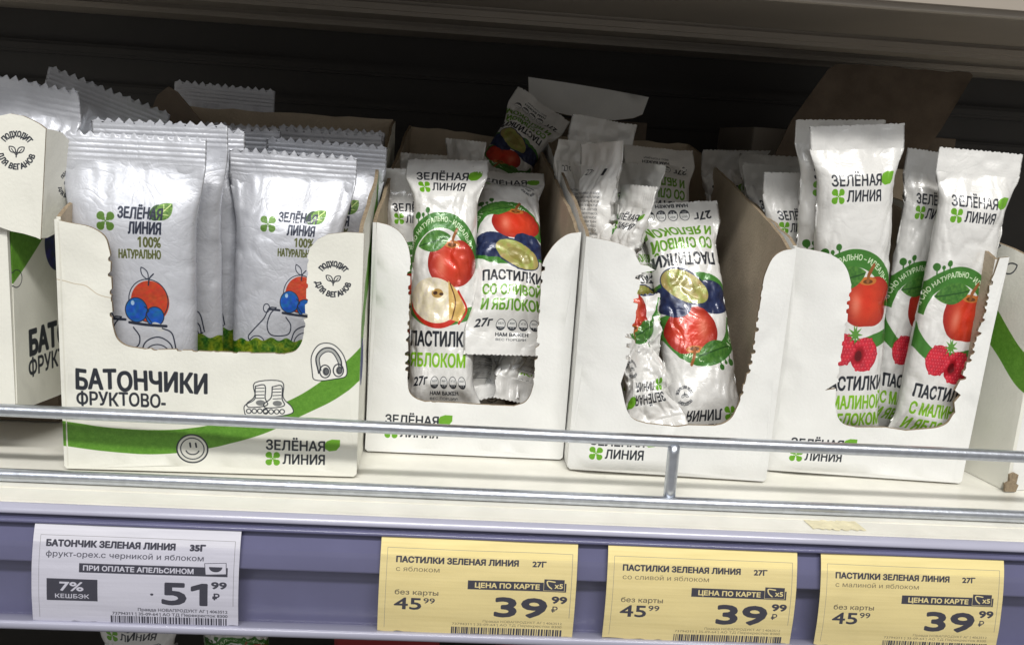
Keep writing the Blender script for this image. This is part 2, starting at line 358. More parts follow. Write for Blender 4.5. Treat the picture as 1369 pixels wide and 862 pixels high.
# ---- cartons
CREAM = rgb(233, 232, 222); WHITE = rgb(235, 235, 232)
def mottled(X, Y): 
    n = vnoise(X*1.1, Y*1.1, 7)*.5+vnoise(X*3.1, Y*3.1, 9)*.5; return np.stack([.36+.05*n, .57+.05*n, .16+.04*n], -1)
def sticker(b, outl, pts_fn):
    b.fill([outl], rgb(236, 235, 228)); b.stroke(outl, .35, INK, True); pts_fn()
def carton_front_bar():
    W_, H_ = 101, 90; b = Board(W_, H_, 9, CREAM); z = lambda v: H_-v
    band = [(0, 17.4, 8.3), (14, 15.5, 6.6), (28, 15, 6), (42, 16, 7.5), (55, 19, 10.5), (68, 23.4, 15), (80, 29.5, 21.5), (90, 37, 27), (97, 43.5, 32), (101, 48, 36)]
    tp = spline([(x, z(a)) for x, a, c in band]); bt = spline([(x, z(c)) for x, a, c in band])[::-1]
    b.fill([np.vstack([tp, bt])], mottled)
    b.text('БАТОНЧИКИ', 5, z(29.2), 6.4, INK, width=43.5, bold=.10, jit=.06, warp=lambda p: np.stack([p[:, 0], p[:, 1]+.12*np.sin(p[:, 0])], 1))
    b.text('ФРУКТОВО-', 5, z(23.4), 4.4, INK, width=29.5, bold=.07, jit=.04)
    b.stroke(spline([(0, z(67)), (5, z(65.6)), (9, z(65)), (13, z(62.4)), (17.4, z(61.4))]), .28, rgb(196, 184, 162)); b.stroke([(1.2, z(1)), (1.2, z(86))], .5, rgb(222, 220, 208))
    vegan(b, 91, z(71.5), 5.6, bold=.14)
    logo(b, 69, z(9.3), 20.5)
    # smiley badge
    b.ell(43.5, z(8.6), 5.5, 5.4, INK); b.ell(43.5, z(8.6), 5.0, 4.9, rgb(214, 213, 204)); b.stroke(ell(43.5, z(8.6), 4.0, 3.9), .35, INK, True)
    th = np.linspace(.1*np.pi, .9*np.pi, 12); b.stroke(np.stack([43.5+2.3*np.cos(th), z(8.6)+.2+2.0*np.sin(th)], 1), .4, INK)
    for dx in (-.9, 1.1): b.stroke([(43.5+dx, z(8.6)-2.0), (43.7+dx, z(8.6)-.6)], .6, INK)
    # headphones sticker
    hx, hz = 90.2, z(42)
    out = spline([(hx-5.6, hz+4), (hx-6, hz-2), (hx-3.4, hz-6.4), (hx+1, hz-6.8), (hx+4.6, hz-3.6), (hx+6.2, hz+1), (hx+6, hz+4.6), (hx+2, hz+5.8), (hx-2, hz+6.6), (hx-5, hz+6.2), (hx-5.6, hz+4)], 5)
    b.fill([out], rgb(236, 235, 228)); b.stroke(out, .32, INK, True)
    b.fill([spline([(hx-3.4, hz+4), (hx-4.4, hz-1.6), (hx-2, hz-5), (hx+1.4, hz-5), (hx+4, hz-1.6), (hx+4.6, hz+2), (hx+3.6, hz+1.6), (hx+3, hz-.8), (hx+1.2, hz-3.8), (hx-1.2, hz-3.8), (hx-3.2, hz-1.4), (hx-2.6, hz+3)])], rgb(176, 178, 174)); b.stroke(spline([(hx-3.4, hz+4), (hx-4.4, hz-1.6), (hx-2, hz-5), (hx+1.4, hz-5), (hx+4, hz-1.6), (hx+4.6, hz+2)]), .45, INK); b.stroke(spline([(hx-2.6, hz+3), (hx-3.2, hz-1.4), (hx-1.2, hz-3.8), (hx+1.2, hz-3.6), (hx+3, hz-.8), (hx+3.6, hz+1.6)]), .3, INK)
    for dx, dz, rr in ((-1.2, 3.2, 2.3), (3.4, 2.6, 2.2)):
        b.stroke(ell(hx+dx, hz+dz, rr*.8, rr), .4, INK, True); b.ell(hx+dx+.3, hz+dz, rr*.5, rr*.66, rgb(96, 98, 100)); b.stroke(ell(hx+dx+.5, hz+dz, rr*.35, rr*.5), .25, INK, True)
    # roller skates sticker
    kx, kz = 69.5, z(27.6)
    out = spline([(kx-8, kz+5.4), (kx-8, kz+2.4), (kx-4.4, kz-.4), (kx-4.6, kz-6), (kx+4.6, kz-6.8), (kx+5.2, kz-1), (kx+8.2, kz+2.4), (kx+8, kz+4.8), (kx, kz+6.4), (kx-6, kz+7), (kx-8, kz+5.4)], 5)
    b.fill([out], rgb(236, 235, 228)); b.stroke(out, .32, INK, True)
    for dx in (-3.2, 2.6):
        b.stroke(spline([(kx+dx-1.2, kz-4.8), (kx+dx+2, kz-5.2), (kx+dx+2.2, kz-.6), (kx+dx+2.8, kz+2), (kx+dx-3, kz+3), (kx+dx-4, kz+1.6), (kx+dx-1.6, kz-.8), (kx+dx-1.2, kz-4.8)]), .36, INK)
        for q in range(4): b.stroke([(kx+dx-1.2+.1*q, kz-4+q*1.2), (kx+dx+1.8, kz-4.2+q*1.2)], .28, INK)
        b.fill([ell(kx+dx+.6, kz+1.2, 1.6, 1.0)], rgb(120, 122, 122))
        for q in range(4): b.stroke(ell(kx+dx-3.4+q*1.9, kz+4.4-.1*q, .8, .8), .34, INK, True)
    return b.image('print_carton_bar')
def carton_side_bar(kind):
    W_, H_ = 160, 128; b = Board(W_, H_, 6, CREAM); z = lambda v: H_-v
    if kind == 'left':         # the carton at the left end: x runs from its front corner backwards
        band = [(-2, 62, 44), (10, 70, 53), (25, 84, 66), (45, 104, 84), (70, 128, 110)]
        b.fill([np.vstack([spline([(x, z(a)) for x, a, c in band]), spline([(x, z(c)) for x, a, c in band])[::-1]])], mottled)
        b.text('БАТОНЧИКИ', 8.5, z(18.8), 8.2, INK, width=58, bold=.14, jit=.04); b.text('ФРУКТОВО-', 7.5, z(11), 5.8, INK, width=40, bold=.07)
        b.fill([ell(27.5, z(57), 8.5, 10)], lambda X, Y: np.stack([.13+.05*vnoise(X*.6, Y*.6, 2), .17+.06*vnoise(X*.6, Y*.5, 3), .38+.12*vnoise(X*.5, Y*.6, 4)], -1))
        b.stroke(ell(2, z(47), 3, 3), .3, INK, True)
    elif kind == 'right':      # right outer wall of the first carton
        band = [(0, 48, 36), (14, 62, 48), (30, 82, 66), (60, 110, 96)]
        b.fill([np.vstack([spline([(x, z(a)) for x, a, c in band]), spline([(x, z(c)) for x, a, c in band])[::-1]])], mottled)
        b.fill([ell(10, z(40), 4, 9)], rgb(28, 44, 110)); b.text('СОСТАВ', 6, z(74), 2.4, INK, warp=lambda p: np.stack([6+(p[:, 1]-z(74)), z(74)-(p[:, 0]-6)], 1))
    else:                      # left outer wall of the last carton, x from front corner backwards
        band = [(-8, 52, 38), (4, 56, 42), (15, 65, 51), (28, 78, 62), (50, 104, 90)]
        b.fill([np.vstack([spline([(x, z(a)) for x, a, c in band]), spline([(x, z(c)) for x, a, c in band])[::-1]])], mottled)
        b.text('УПРАВЛЕНИЕ', 0, 0, 2.6, INK, width=20, bold=.14, warp=lambda p: np.stack([38-arcwarp(20, z(88), 9, 12)(p)[:, 0]-1, arcwarp(20, z(88), 9, 12)(p)[:, 1]], 1))
        b.stroke(leafshape(17, z(86), 7, 4, 30), .5, INK, True)
        b.a = b.a   # mirrored through the uv instead of here
    return b.image('print_side_'+kind)
def carton_front_pastila():
    W_, H_ = 78, 94; b = Board(W_, H_, 9, WHITE)
    logo(b, 7.5, H_-11.6, 20.5)
    return b.image('print_carton_pastila')
def tab_print():
    b = Board(36, 46, 10, CREAM); vegan(b, 8.5, 17, 5.6, bold=.13); vegan(b, 31, 28, 4.2, bold=.13)
    return b.image('print_tab')

# ---- price tags
def price_tag(kind):
    W_, H_ = 64, 38
    paper = rgb(212, 211, 221) if kind == 'bar' else rgb(237, 219, 154)
    b = Board(W_, H_, 16, paper)
    ink = rgb(52, 52, 66)
    n = vnoise(b.X*.05, b.Y*2.2, 3)*.014+vnoise(b.X*.1, b.Y*.8, 5)*.014; b.a += n[..., None]
    fr = rgb(120, 118, 120)
    b.stroke([(2.2, 36.5), (2.2, 5.4), (62.4, 5.4), (62.4, 30)], .12, fr)
    if kind == 'bar':
        b.text('БАТОНЧИК ЗЕЛЕНАЯ ЛИНИЯ', 4.2, 9.3, 2.1, ink, width=39.5, bold=.16); b.text('35Г', 48.5, 9.3, 2.0, ink, width=4.6, bold=.2)
        b.text('фрукт-орех.с черникой и яблоком', 4.2, 13.0, 1.9, rgb(80, 80, 92), width=48.6, bold=.03)
        b.fill([np.array([(14.5, 15.2), (60.5, 15.2), (60.5, 18.6), (14.5, 18.6)])], ink); b.text('ПРИ ОПЛАТЕ АПЕЛЬСИНОМ', 15.8, 17.8, 1.7, paper, width=34, bold=.1)
        b.fill([np.array([(53.2, 13.8), (59.9, 13.4), (60.1, 17.6), (53.6, 18)])], paper); b.stroke([(53.2, 13.8), (59.9, 13.4), (60.1, 17.6), (53.6, 18)], .2, ink, True)
        th = np.linspace(0, np.pi, 12); b.fill([np.stack([56.7+2.1*np.cos(th), 15.0+1.9*np.sin(th)], 1)], ink)
        b.fill([np.array([(4.6, 21.2), (20.2, 21.2), (20.2, 29.6), (4.6, 29.6)])], ink)
        b.text('7%', 8.6, 25.7, 3.2, paper, width=7.2, bold=.08); b.text('КЕШБЭК', 7.2, 28.6, 1.5, paper, width=10.4, bold=.06)
        b.text('51', 40.4, 29.8, 8.0, ink, width=13.6, bold=.10); b.text('99', 55.6, 23.2, 2.4, ink, width=4.6, bold=.14); b.text('₽', 56.0, 27.6, 2.3, ink, bold=.1)
        b.ell(37.0, 26.2, .5, .45, ink)
        b.text('Правда НОВАПРОДУКТ АГ | 4063512', 60.6, 33.0, 1.1, rgb(90, 90, 100), width=28, align='r', bold=.08); b.text('73794311 | 35-09-64 | АО ТД Перекресток 8300', 60.6, 34.8, 1.1, rgb(90, 90, 100), width=36, align='r', bold=.08)
    else:
        sub = {'apple': ('с яблоком', 14), 'plum': ('со сливой и яблоком', 29), 'raspberry': ('с малиной и яблоком', 29)}[kind]
        b.text('ПАСТИЛКИ ЗЕЛЕНАЯ ЛИНИЯ', 5.2, 10.6, 2.0, ink, width=39.5, bold=.14); b.text('27Г', 49.4, 10.6, 1.9, ink, width=4.4, bold=.12)
        b.text(sub[0], 5.2, 13.9, 1.7, rgb(120, 108, 80), width=sub[1], bold=.0)
        b.fill([np.array([(28.6, 16.4), (60.8, 16.4), (60.8, 19.8), (28.6, 19.8)])], ink); b.text('ЦЕНА ПО КАРТЕ', 31, 19.0, 1.7, paper, width=21, bold=.12)
        b.fill([np.array([(53.4, 15.0), (60.2, 15.0), (60.2, 19.4), (53.4, 19.4)])], ink); b.stroke([(53.4, 15.0), (60.2, 15.0), (60.2, 19.4), (53.4, 19.4)], .14, paper, True)
        b.text('х5', 57.0, 18.4, 1.7, paper, width=2.6, bold=.1); b.stroke(spline([(57, 16), (54.6, 15.8), (54.8, 17.4), (56, 18.6)]), .45, paper)
        b.text('без карты', 5.2, 22.8, 1.8, rgb(96, 88, 70), width=14, bold=.03); b.text('45', 5.2, 28.6, 4.4, ink, width=8.6, bold=.06); b.text('99', 14.6, 26.0, 2.0, ink, width=3.6, bold=.04)
        b.text('39', 38.0, 30.2, 7.2, ink, width=16.6, bold=.11); b.text('99', 56.4, 24.2, 2.5, ink, width=4.8, bold=.14); b.text('₽', 56.4, 27.9, 2.2, ink, bold=.04)
        b.text('Правда НОВАПРОДУКТ АГ | 4063512', 60.2, 33.0, .9, rgb(130, 118, 90), width=26, align='r'); b.text('73794311 | 35-09-64 | АО ТД Перекресток 8300', 60.2, 34.4, .9, rgb(130, 118, 90), width=36, align='r')
    r = random.Random(kind); x = 24.0
    while x < 60.5:
        wd = r.choice((.18, .3, .45, .6)); b.fill([np.array([(x, 35.2), (x+wd, 35.2), (x+wd, 38), (x, 38)])], ink); x += wd+r.choice((.18, .3, .4))
    return b.image('print_tag_'+kind)

# ------------------------------------------------------------------ materials
def nodes(mt):
    mt.use_nodes = True; nt = mt.node_tree; return nt, nt.nodes, nt.links, nt.nodes['Principled BSDF']
def plain(name, col, rough=.6, metal=0.0, noise=.0, nscale=60, bump=0.0, bscale=400, spec=.5, coat=0.0):
    mt = bpy.data.materials.new(name); nt, N, L, P = nodes(mt)
    c = lin(col); P.inputs['Base Color'].default_value = (*c, 1); P.inputs['Roughness'].default_value = rough; P.inputs['Metallic'].default_value = metal
    P.inputs['Specular IOR Level'].default_value = spec; P.inputs['Coat Weight'].default_value = coat
    tc = N.new('ShaderNodeTexCoord')
    if noise:
        nz = N.new('ShaderNodeTexNoise'); nz.inputs['Scale'].default_value = nscale; nz.inputs['Detail'].default_value = 6
        L.new(tc.outputs['Object'], nz.inputs['Vector'])
        mp = N.new('ShaderNodeMapRange'); mp.inputs[1].default_value = .3; mp.inputs[2].default_value = .7; mp.inputs[3].default_value = 1-noise; mp.inputs[4].default_value = 1+noise*.4
        L.new(nz.outputs[0], mp.inputs[0]); mx = N.new('ShaderNodeVectorMath'); mx.operation = 'SCALE'; mx.inputs[0].default_value = c
        L.new(mp.outputs[0], mx.inputs['Scale']); L.new(mx.outputs[0], P.inputs['Base Color'])
    if bump:
        nz = N.new('ShaderNodeTexNoise'); nz.inputs['Scale'].default_value = bscale; nz.inputs['Detail'].default_value = 4; L.new(tc.outputs['Object'], nz.inputs['Vector'])
        bp = N.new('ShaderNodeBump'); bp.inputs['Strength'].default_value = bump; bp.inputs['Distance'].default_value = .0005
        L.new(nz.outputs[0], bp.inputs['Height']); L.new(bp.outputs[0], P.inputs['Normal'])
    return mt
def printed(name, img, rough=.5, metal=0.0, bump=.15, bscale=300, coat=0.0, noise=.07, spec=.5):
    mt = plain(name, (1, 1, 1), rough, metal, 0, 60, bump, bscale, spec, coat); nt, N, L, P = nodes(mt)
    uv = N.new('ShaderNodeUVMap'); uv.uv_map = 'UVMap'
    t = N.new('ShaderNodeTexImage'); t.image = img; t.extension = 'EXTEND'; L.new(uv.outputs[0], t.inputs[0])
    tc = N.new('ShaderNodeTexCoord'); oi = N.new('ShaderNodeObjectInfo'); ad = N.new('ShaderNodeVectorMath'); ad.operation = 'ADD'; L.new(tc.outputs['Object'], ad.inputs[0]); L.new(oi.outputs['Random'], ad.inputs[1])
    nz = N.new('ShaderNodeTexNoise'); nz.inputs['Scale'].default_value = 45; nz.inputs['Detail'].default_value = 8; L.new(ad.outputs[0], nz.inputs['Vector'])
    mp = N.new('ShaderNodeMapRange'); mp.inputs[1].default_value = .35; mp.inputs[2].default_value = .65; mp.inputs[3].default_value = 1-noise; mp.inputs[4].default_value = 1
    L.new(nz.outputs[0], mp.inputs[0]); mx = N.new('ShaderNodeVectorMath'); mx.operation = 'SCALE'; L.new(t.outputs[0], mx.inputs[0])
    sc2 = N.new('ShaderNodeTexNoise'); sc2.inputs['Scale'].default_value = 22; sc2.inputs['Detail'].default_value = 10; sc2.inputs['Distortion'].default_value = 1.5; L.new(ad.outputs[0], sc2.inputs['Vector'])
    m2 = N.new('ShaderNodeMapRange'); m2.inputs[1].default_value = .60; m2.inputs[2].default_value = .72; m2.inputs[3].default_value = 1; m2.inputs[4].default_value = 1-1.6*noise; L.new(sc2.outputs[0], m2.inputs[0])
    mm = N.new('ShaderNodeMath'); mm.operation = 'MULTIPLY'; L.new(mp.outputs[0], mm.inputs[0]); L.new(m2.outputs[0], mm.inputs[1]); L.new(mm.outputs[0], mx.inputs['Scale'])
    L.new(mx.outputs[0], P.inputs['Base Color'])
    rr = N.new('ShaderNodeMapRange'); rr.inputs[3].default_value = rough-.06; rr.inputs[4].default_value = rough+.1; L.new(nz.outputs[0], rr.inputs[0]); L.new(rr.outputs[0], P.inputs['Roughness'])
    return mt

def film(mt):
    """tight creases of crinkled film, as relief"""
    nt = mt.node_tree; N, L = nt.nodes, nt.links; P = N['Principled BSDF']; old = P.inputs['Normal'].links[0].from_node
    tc = N.new('ShaderNodeTexCoord'); h = None
    for sc_, dist, amp in ((70, 2.2, 1.0), (190, 1.4, .45)):
        nz = N.new('ShaderNodeTexNoise'); nz.inputs['Scale'].default_value = sc_; nz.inputs['Detail'].default_value = 1.5; nz.inputs['Distortion'].default_value = dist
        L.new(tc.outputs['Object'], nz.inputs['Vector'])
        a = N.new('ShaderNodeMath'); a.operation = 'SUBTRACT'; a.inputs[1].default_value = .5; L.new(nz.outputs[0], a.inputs[0])
        b = N.new('ShaderNodeMath'); b.operation = 'ABSOLUTE'; L.new(a.outputs[0], b.inputs[0])
        c = N.new('ShaderNodeMapRange'); c.inputs[2].default_value = .07; c.inputs[3].default_value = 0; c.inputs[4].default_value = amp; L.new(b.outputs[0], c.inputs[0])
        if h is None: h = c
        else:
            d = N.new('ShaderNodeMath'); d.operation = 'ADD'; L.new(h.outputs[0], d.inputs[0]); L.new(c.outputs[0], d.inputs[1]); h = d
    bp = N.new('ShaderNodeBump'); bp.inputs['Strength'].default_value = .13; bp.inputs['Distance'].default_value = .0004
    L.new(h.outputs[0], bp.inputs['Height']); L.new(old.outputs[0], bp.inputs['Normal']); L.new(bp.outputs[0], P.inputs['Normal']); return mt

M = {}
for k in ('apple', 'plum', 'raspberry'): M[k] = film(printed('wrapper_'+k, pastila(k), .30, 0.08, .12, 500, .35, .02))
M['baton'] = film(printed('wrapper_bar', baton(), .40, .30, .1, 500, .12, .02))
M['cbar'] = printed('carton_print_bar', carton_front_bar(), .55, 0, .2, 900)
M['cpast'] = printed('carton_print_pastila', carton_front_pastila(), .55, 0, .2, 900)
M['sleft'] = printed('carton_side_left', carton_side_bar('left'), .55, 0, .2, 900)
M['sright'] = printed('carton_side_right', carton_side_bar('right'), .55, 0, .2, 900)
M['send'] = printed('carton_side_end', carton_side_bar('end'), .55, 0, .2, 900)
M['tab'] = printed('carton_tab', tab_print(), .55, 0, .2, 900)
M['white'] = plain('coated_white_board', WHITE, .55, 0, .09, 50, .2, 900)
M['cream'] = plain('coated_cream_board', CREAM, .55, 0, .05, 50, .2, 900)
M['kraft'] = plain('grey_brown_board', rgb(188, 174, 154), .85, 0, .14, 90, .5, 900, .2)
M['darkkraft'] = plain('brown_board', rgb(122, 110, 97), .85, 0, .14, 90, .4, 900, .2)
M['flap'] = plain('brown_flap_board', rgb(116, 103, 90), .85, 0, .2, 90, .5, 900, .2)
M['rim'] = plain('torn_board_edge', rgb(150, 134, 112), .9, 0, .3, 700, .6, 1500, .2)
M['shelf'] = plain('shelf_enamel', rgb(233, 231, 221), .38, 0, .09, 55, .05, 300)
M['dark'] = plain('dark_back_enamel_and_shade', rgb(60, 57, 54), .5, 0, .15, 20, .05, 200)
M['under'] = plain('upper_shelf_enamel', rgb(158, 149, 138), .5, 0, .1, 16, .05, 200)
M['rail'] = plain('purple_rail_plastic', rgb(104, 104, 136), .18, 0, .15, 30, .03, 100)
M['railtop'] = plain('pale_rail_lip', rgb(172, 172, 190), .2, 0, .05, 40, .0)
M['wire'] = plain('zinc_wire', rgb(206, 211, 220), .34, 1.0, .12, 400, .12, 900)
M['patch'] = plain('torn_sticker_paper', rgb(230, 222, 188), .8, 0, .15, 300, .4, 1200)
M['red'] = plain('red_wrapper', rgb(150, 24, 30), .35, 0, .1)
M['foil'] = plain('pale_wrapper', rgb(200, 200, 198), .35, 0, .08)
for k in ('bar', 'apple', 'plum', 'raspberry'): M['tag_'+k] = printed('price_paper_'+k, price_tag(k), .6, 0, .1, 900, 0, .03)
mt = bpy.data.materials.new('clear_cover'); nt, N, L, P = nodes(mt); N.remove(P)
tr = N.new('ShaderNodeBsdfTransparent'); tr.inputs[0].default_value = (.96, .96, .98, 1); gl = N.new('ShaderNodeBsdfGlossy'); gl.inputs['Roughness'].default_value = .14
lw = N.new('ShaderNodeLayerWeight'); fr = N.new('ShaderNodeMapRange'); fr.inputs[1].default_value = .3; fr.inputs[3].default_value = .08; fr.inputs[4].default_value = .5; L.new(lw.outputs['Facing'], fr.inputs[0]); mx = N.new('ShaderNodeMixShader'); L.new(fr.outputs[0], mx.inputs[0]); L.new(tr.outputs[0], mx.inputs[1]); L.new(gl.outputs[0], mx.inputs[2]); L.new(mx.outputs[0], N['Material Output'].inputs[0])
M['clear'] = mt

# ------------------------------------------------------------------ shelf, wall, upper shelf (structure)
def box(name, a, b, mt, parent=None, kind=None, bev=0.6):
    x0, y0, z0 = a; x1, y1, z1 = b; v = []
    import bmesh
    bm = bmesh.new(); vs = [bm.verts.new(p) for p in ((x0, y0, z0), (x1, y0, z0), (x1, y1, z0), (x0, y1, z0), (x0, y0, z1), (x1, y0, z1), (x1, y1, z1), (x0, y1, z1))]
    for f in ((0, 3, 2, 1), (4, 5, 6, 7), (0, 1, 5, 4), (1, 2, 6, 5), (2, 3, 7, 6), (3, 0, 4, 7)): bm.faces.new([vs[i] for i in f])
    if bev: bmesh.ops.bevel(bm, geom=bm.edges[:], offset=bev, segments=2, affect='EDGES')
    off = np.array(parent.location)/S if parent is not None else np.zeros(3)
    for q in bm.verts: q.co = (q.co-Vector(off))*S
    me = bpy.data.meshes.new(name); bm.to_mesh(me); bm.free(); me.materials.append(mt)
    o = link(bpy.data.objects.new(name, me), parent)
    if kind: o['kind'] = kind
    return o
def extrude_x(name, prof, x0, x1, mt, parent=None, nx=2, kind=None, uv=False, closed=False, wob=0, smooth=True):
    prof = np.array(prof, float); n = len(prof); xs = np.linspace(x0, x1, nx); v = []; 
    for i, x in enumerate(xs):
        for p in prof: v.append((x, p[0], p[1]))
    f = []; m_ = n if closed else n-1
    for i in range(nx-1):
        for j in range(m_):
            a = i*n+j; b_ = i*n+(j+1) % n; f.append((a, b_, b_+n, a+n))
    o = mesh_obj(name, v, f, mt, parent, smooth=smooth)
    if kind: o['kind'] = kind
    return o
XL, XR = -420, 520
box('shelf_board', (XL, -29.8, -3), (XR, 330, 0), M['shelf'], kind='structure')
box('shelf_front_lip', (XL, -41.5, -3.2), (XR, -30.6, .4), M['shelf'], kind='structure', bev=1.0)
box('back_wall', (XL, 330, -90), (XR, 334, 420), M['dark'], kind='structure')
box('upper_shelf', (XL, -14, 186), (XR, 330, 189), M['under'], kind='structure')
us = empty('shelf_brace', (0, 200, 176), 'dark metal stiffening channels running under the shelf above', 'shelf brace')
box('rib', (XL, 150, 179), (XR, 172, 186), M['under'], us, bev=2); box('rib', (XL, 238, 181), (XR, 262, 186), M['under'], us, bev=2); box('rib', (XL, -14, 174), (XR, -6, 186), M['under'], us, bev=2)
wr = empty('wall_rail', (0, 329, 160), 'dark horizontal rail pressed into the back wall behind the boxes', 'wall rail')
box('rail_strip', (XL, 322, 158), (XR, 330, 166), M['dark'], wr, bev=2); box('rail_strip', (XL, 324, 136), (XR, 330, 141), M['dark'], wr, bev=1.5)
box('lower_shelf_board', (XL, -40, -141), (XR, 330, -138), M['dark'], kind='structure')  # pale enamel board coloured dark; the shade under the rail is painted in

# price rail
pr_ = empty('price_rail', (0, -42, -42), 'purple plastic price rail clipped along the shelf front', 'price rail')
prof_main = spline([(-43.6, -1.6), (-45.2, -4.0), (-46.9, -8.0), (-48.3, -13), (-49.3, -18), (-49.9, -24), (-50.1, -28), (-50.0, -32), (-49.9, -36.9)], 5)
prof_rail = np.array([(-43.0, -.8), (-43.8, -3.0), (-44.6, -6), (-46.6, -12), (-48.0, -16.4), (-48.0, -17.0), (-47.0, -17.6), (-43.4, -17.8), (-43.2, -24), (-43.4, -30), (-43.6, -36.9), (-43.8, -38.9), (-46.6, -39.3)])
extrude_x('label_channel', prof_rail, XL, XR, M['rail'], pr_)
extrude_x('upper_lip', spline([(-41.6, -.6), (-42.6, .5), (-44.2, .2), (-45.4, -1.2), (-45.2, -2.2), (-44.2, -2.0)], 5), XL, XR, M['railtop'], pr_)
extrude_x('bead', [(-45.9+1.0*math.cos(a), -4.1+.8*math.sin(a)) for a in np.linspace(0, 2*math.pi, 13)[:-1]], XL, XR, M['rail'], pr_, closed=True)
extrude_x('lower_lip', spline([(-44.2, -37.8), (-47.6, -36.5), (-51.6, -35.8), (-52.4, -36.8), (-51.6, -38.6), (-48.8, -39.8), (-43.5, -39.6)], 5), XL, XR, M['railtop'], pr_)
def off(prof, d):
    p = np.array(prof); t = np.gradient(p, axis=0); t /= np.linalg.norm(t, axis=1)[:, None]; n_ = np.stack([t[:, 1], -t[:, 0]], 1); return p+n_*d
cov = off(prof_main, 1.6 if off(prof_main, 1)[20, 0] < prof_main[20, 0] else -1.6)
SG = 1 if off(prof_main, 1)[20, 0] < prof_main[20, 0] else -1
cz = cov[(cov[:, 1] < -8.6)]
cvr = extrude_x('clear_cover', cz, XL, XR, M['clear'], pr_)

def tag_sheet(x0, x1, mat, label, skew, seed, drop=0.0):
    wd = x1-x0; p = off(prof_main, SG*.7)
    seg = np.linalg.norm(np.diff(p, axis=0), axis=1); cum = np.concatenate([[0], np.cumsum(seg)])
    s0 = np.interp(3.6+drop, -p[::1, 1]*1.0, cum); H_ = 33.0
    nu, nv = 70, 30; v = []; uv = []
    for j in range(nv+1):
        for i in range(nu+1):
            u, t = i/nu, j/nv
            s_ = s0+t*H_+ (skew*(u-.5))
            if j == 0: s_ += .22*vnoise(np.array([u*40.]), np.array([0.]), seed)[0]
            if j == nv: s_ += .25*vnoise(np.array([u*30.]), np.array([3.]), seed)[0]
            y = np.interp(s_, cum, p[:, 0]); z = np.interp(s_, cum, p[:, 1])
            if s_ > cum[-1]: y = p[-1, 0]; z = p[-1, 1]-(s_-cum[-1])
            y -= .25*vnoise(np.array([u*2.5]), np.array([t*2.0]), seed+1)[0]-.1
            v.append((x0+wd*u+skew*(t-.5)*-.3, y-.0, z)); uv.append((u, 1-t))
    f = [(j*(nu+1)+i, j*(nu+1)+i+1, (j+1)*(nu+1)+i+1, (j+1)*(nu+1)+i) for j in range(nv) for i in range(nu)]
    o = mesh_obj('price_tag', v, f, mat, None, uvs=uv); tag(o, label, 'price tag'); return o
tag_sheet(-129.5, -65.2, M['tag_bar'], 'white price tag reading 51.99, at the left end of the purple rail', .0, 3)
tag_sheet(-20.5, 43.6, M['tag_apple'], 'yellow price tag for apple pastilles, nearest the white tag, below the box second from left', .2, 5)
tag_sheet(53.6, 117.2, M['tag_plum'], 'yellow price tag for plum and apple pastilles, middle one of the three yellow tags', .2, 8)
tag_sheet(125.4, 188.6, M['tag_raspberry'], 'yellow price tag for raspberry and apple pastilles, rightmost on the rail', .0, 11)

# wire fence
fc = empty('wire_fence', (0, -24, 0), 'zinc plated wire fence guarding the front of the shelf', 'shelf fence')
def rod(name, p, q, r, parent, n=14, seg=60, wob=.12):
    p, q = np.array(p, float), np.array(q, float); d = (q-p)/np.linalg.norm(q-p)
    a = np.cross(d, [0, 0, 1.]) if abs(d[2]) < .9 else np.array([1., 0, 0]); a /= np.linalg.norm(a); b_ = np.cross(d, a); v = []
    for i in range(seg+1):
        c = p+(q-p)*i/seg+a*wob*math.sin(i*.6)+b_*wob*math.cos(i*.41)
        for k in range(n): th = 2*math.pi*k/n; v.append(c+r*(a*math.cos(th)+b_*math.sin(th)))
    f = [(i*n+k, i*n+(k+1) % n, (i+1)*n+(k+1) % n, (i+1)*n+k) for i in range(seg) for k in range(n)]
    f += [tuple(range(n))[::-1], tuple(range(seg*n, seg*n+n))]
    return mesh_obj(name, v, f, M['wire'], parent)
rod('top_wire', (XL, -22, 24.0), (XR, -22, 23.6), 2.15, fc)
rod('bottom_wire', (XL, -25.5, 2.4), (XR, -25.5, 2.4), 2.2, fc)
rod('upright_wire', (78.2, -22.6, 22.6), (78.0, -24.2, 3.6), 2.15, fc, seg=6, wob=0)

# torn sticker on the lip
def sheet_xy(name, outline, z, mt, amp=.25, seed=1):
    o2 = [Vector(p) for p in outline]; r = delaunay_2d_cdt(o2, [], [list(range(len(o2)))], 1, 1e-4)
    v = [(p.x, p.y, z+amp*abs(vnoise(np.array([p.x*.7]), np.array([p.y*.7]), seed)[0])) for p in r[0]]
    return mesh_obj(name, v, r[2], mt, smooth=False)
rnd = random.Random(5); ol = [(124+k*1.1, -31.2-rnd.random()*.9) for k in range(18)][::-1]+[(123.5+k*1.1+1.4, -39.6+rnd.random()*1.4) for k in range(18)]
tag(sheet_xy('torn_sticker', ol, .55, M['patch']), 'scrap of torn cream sticker left on the shelf lip near the right', 'sticker')

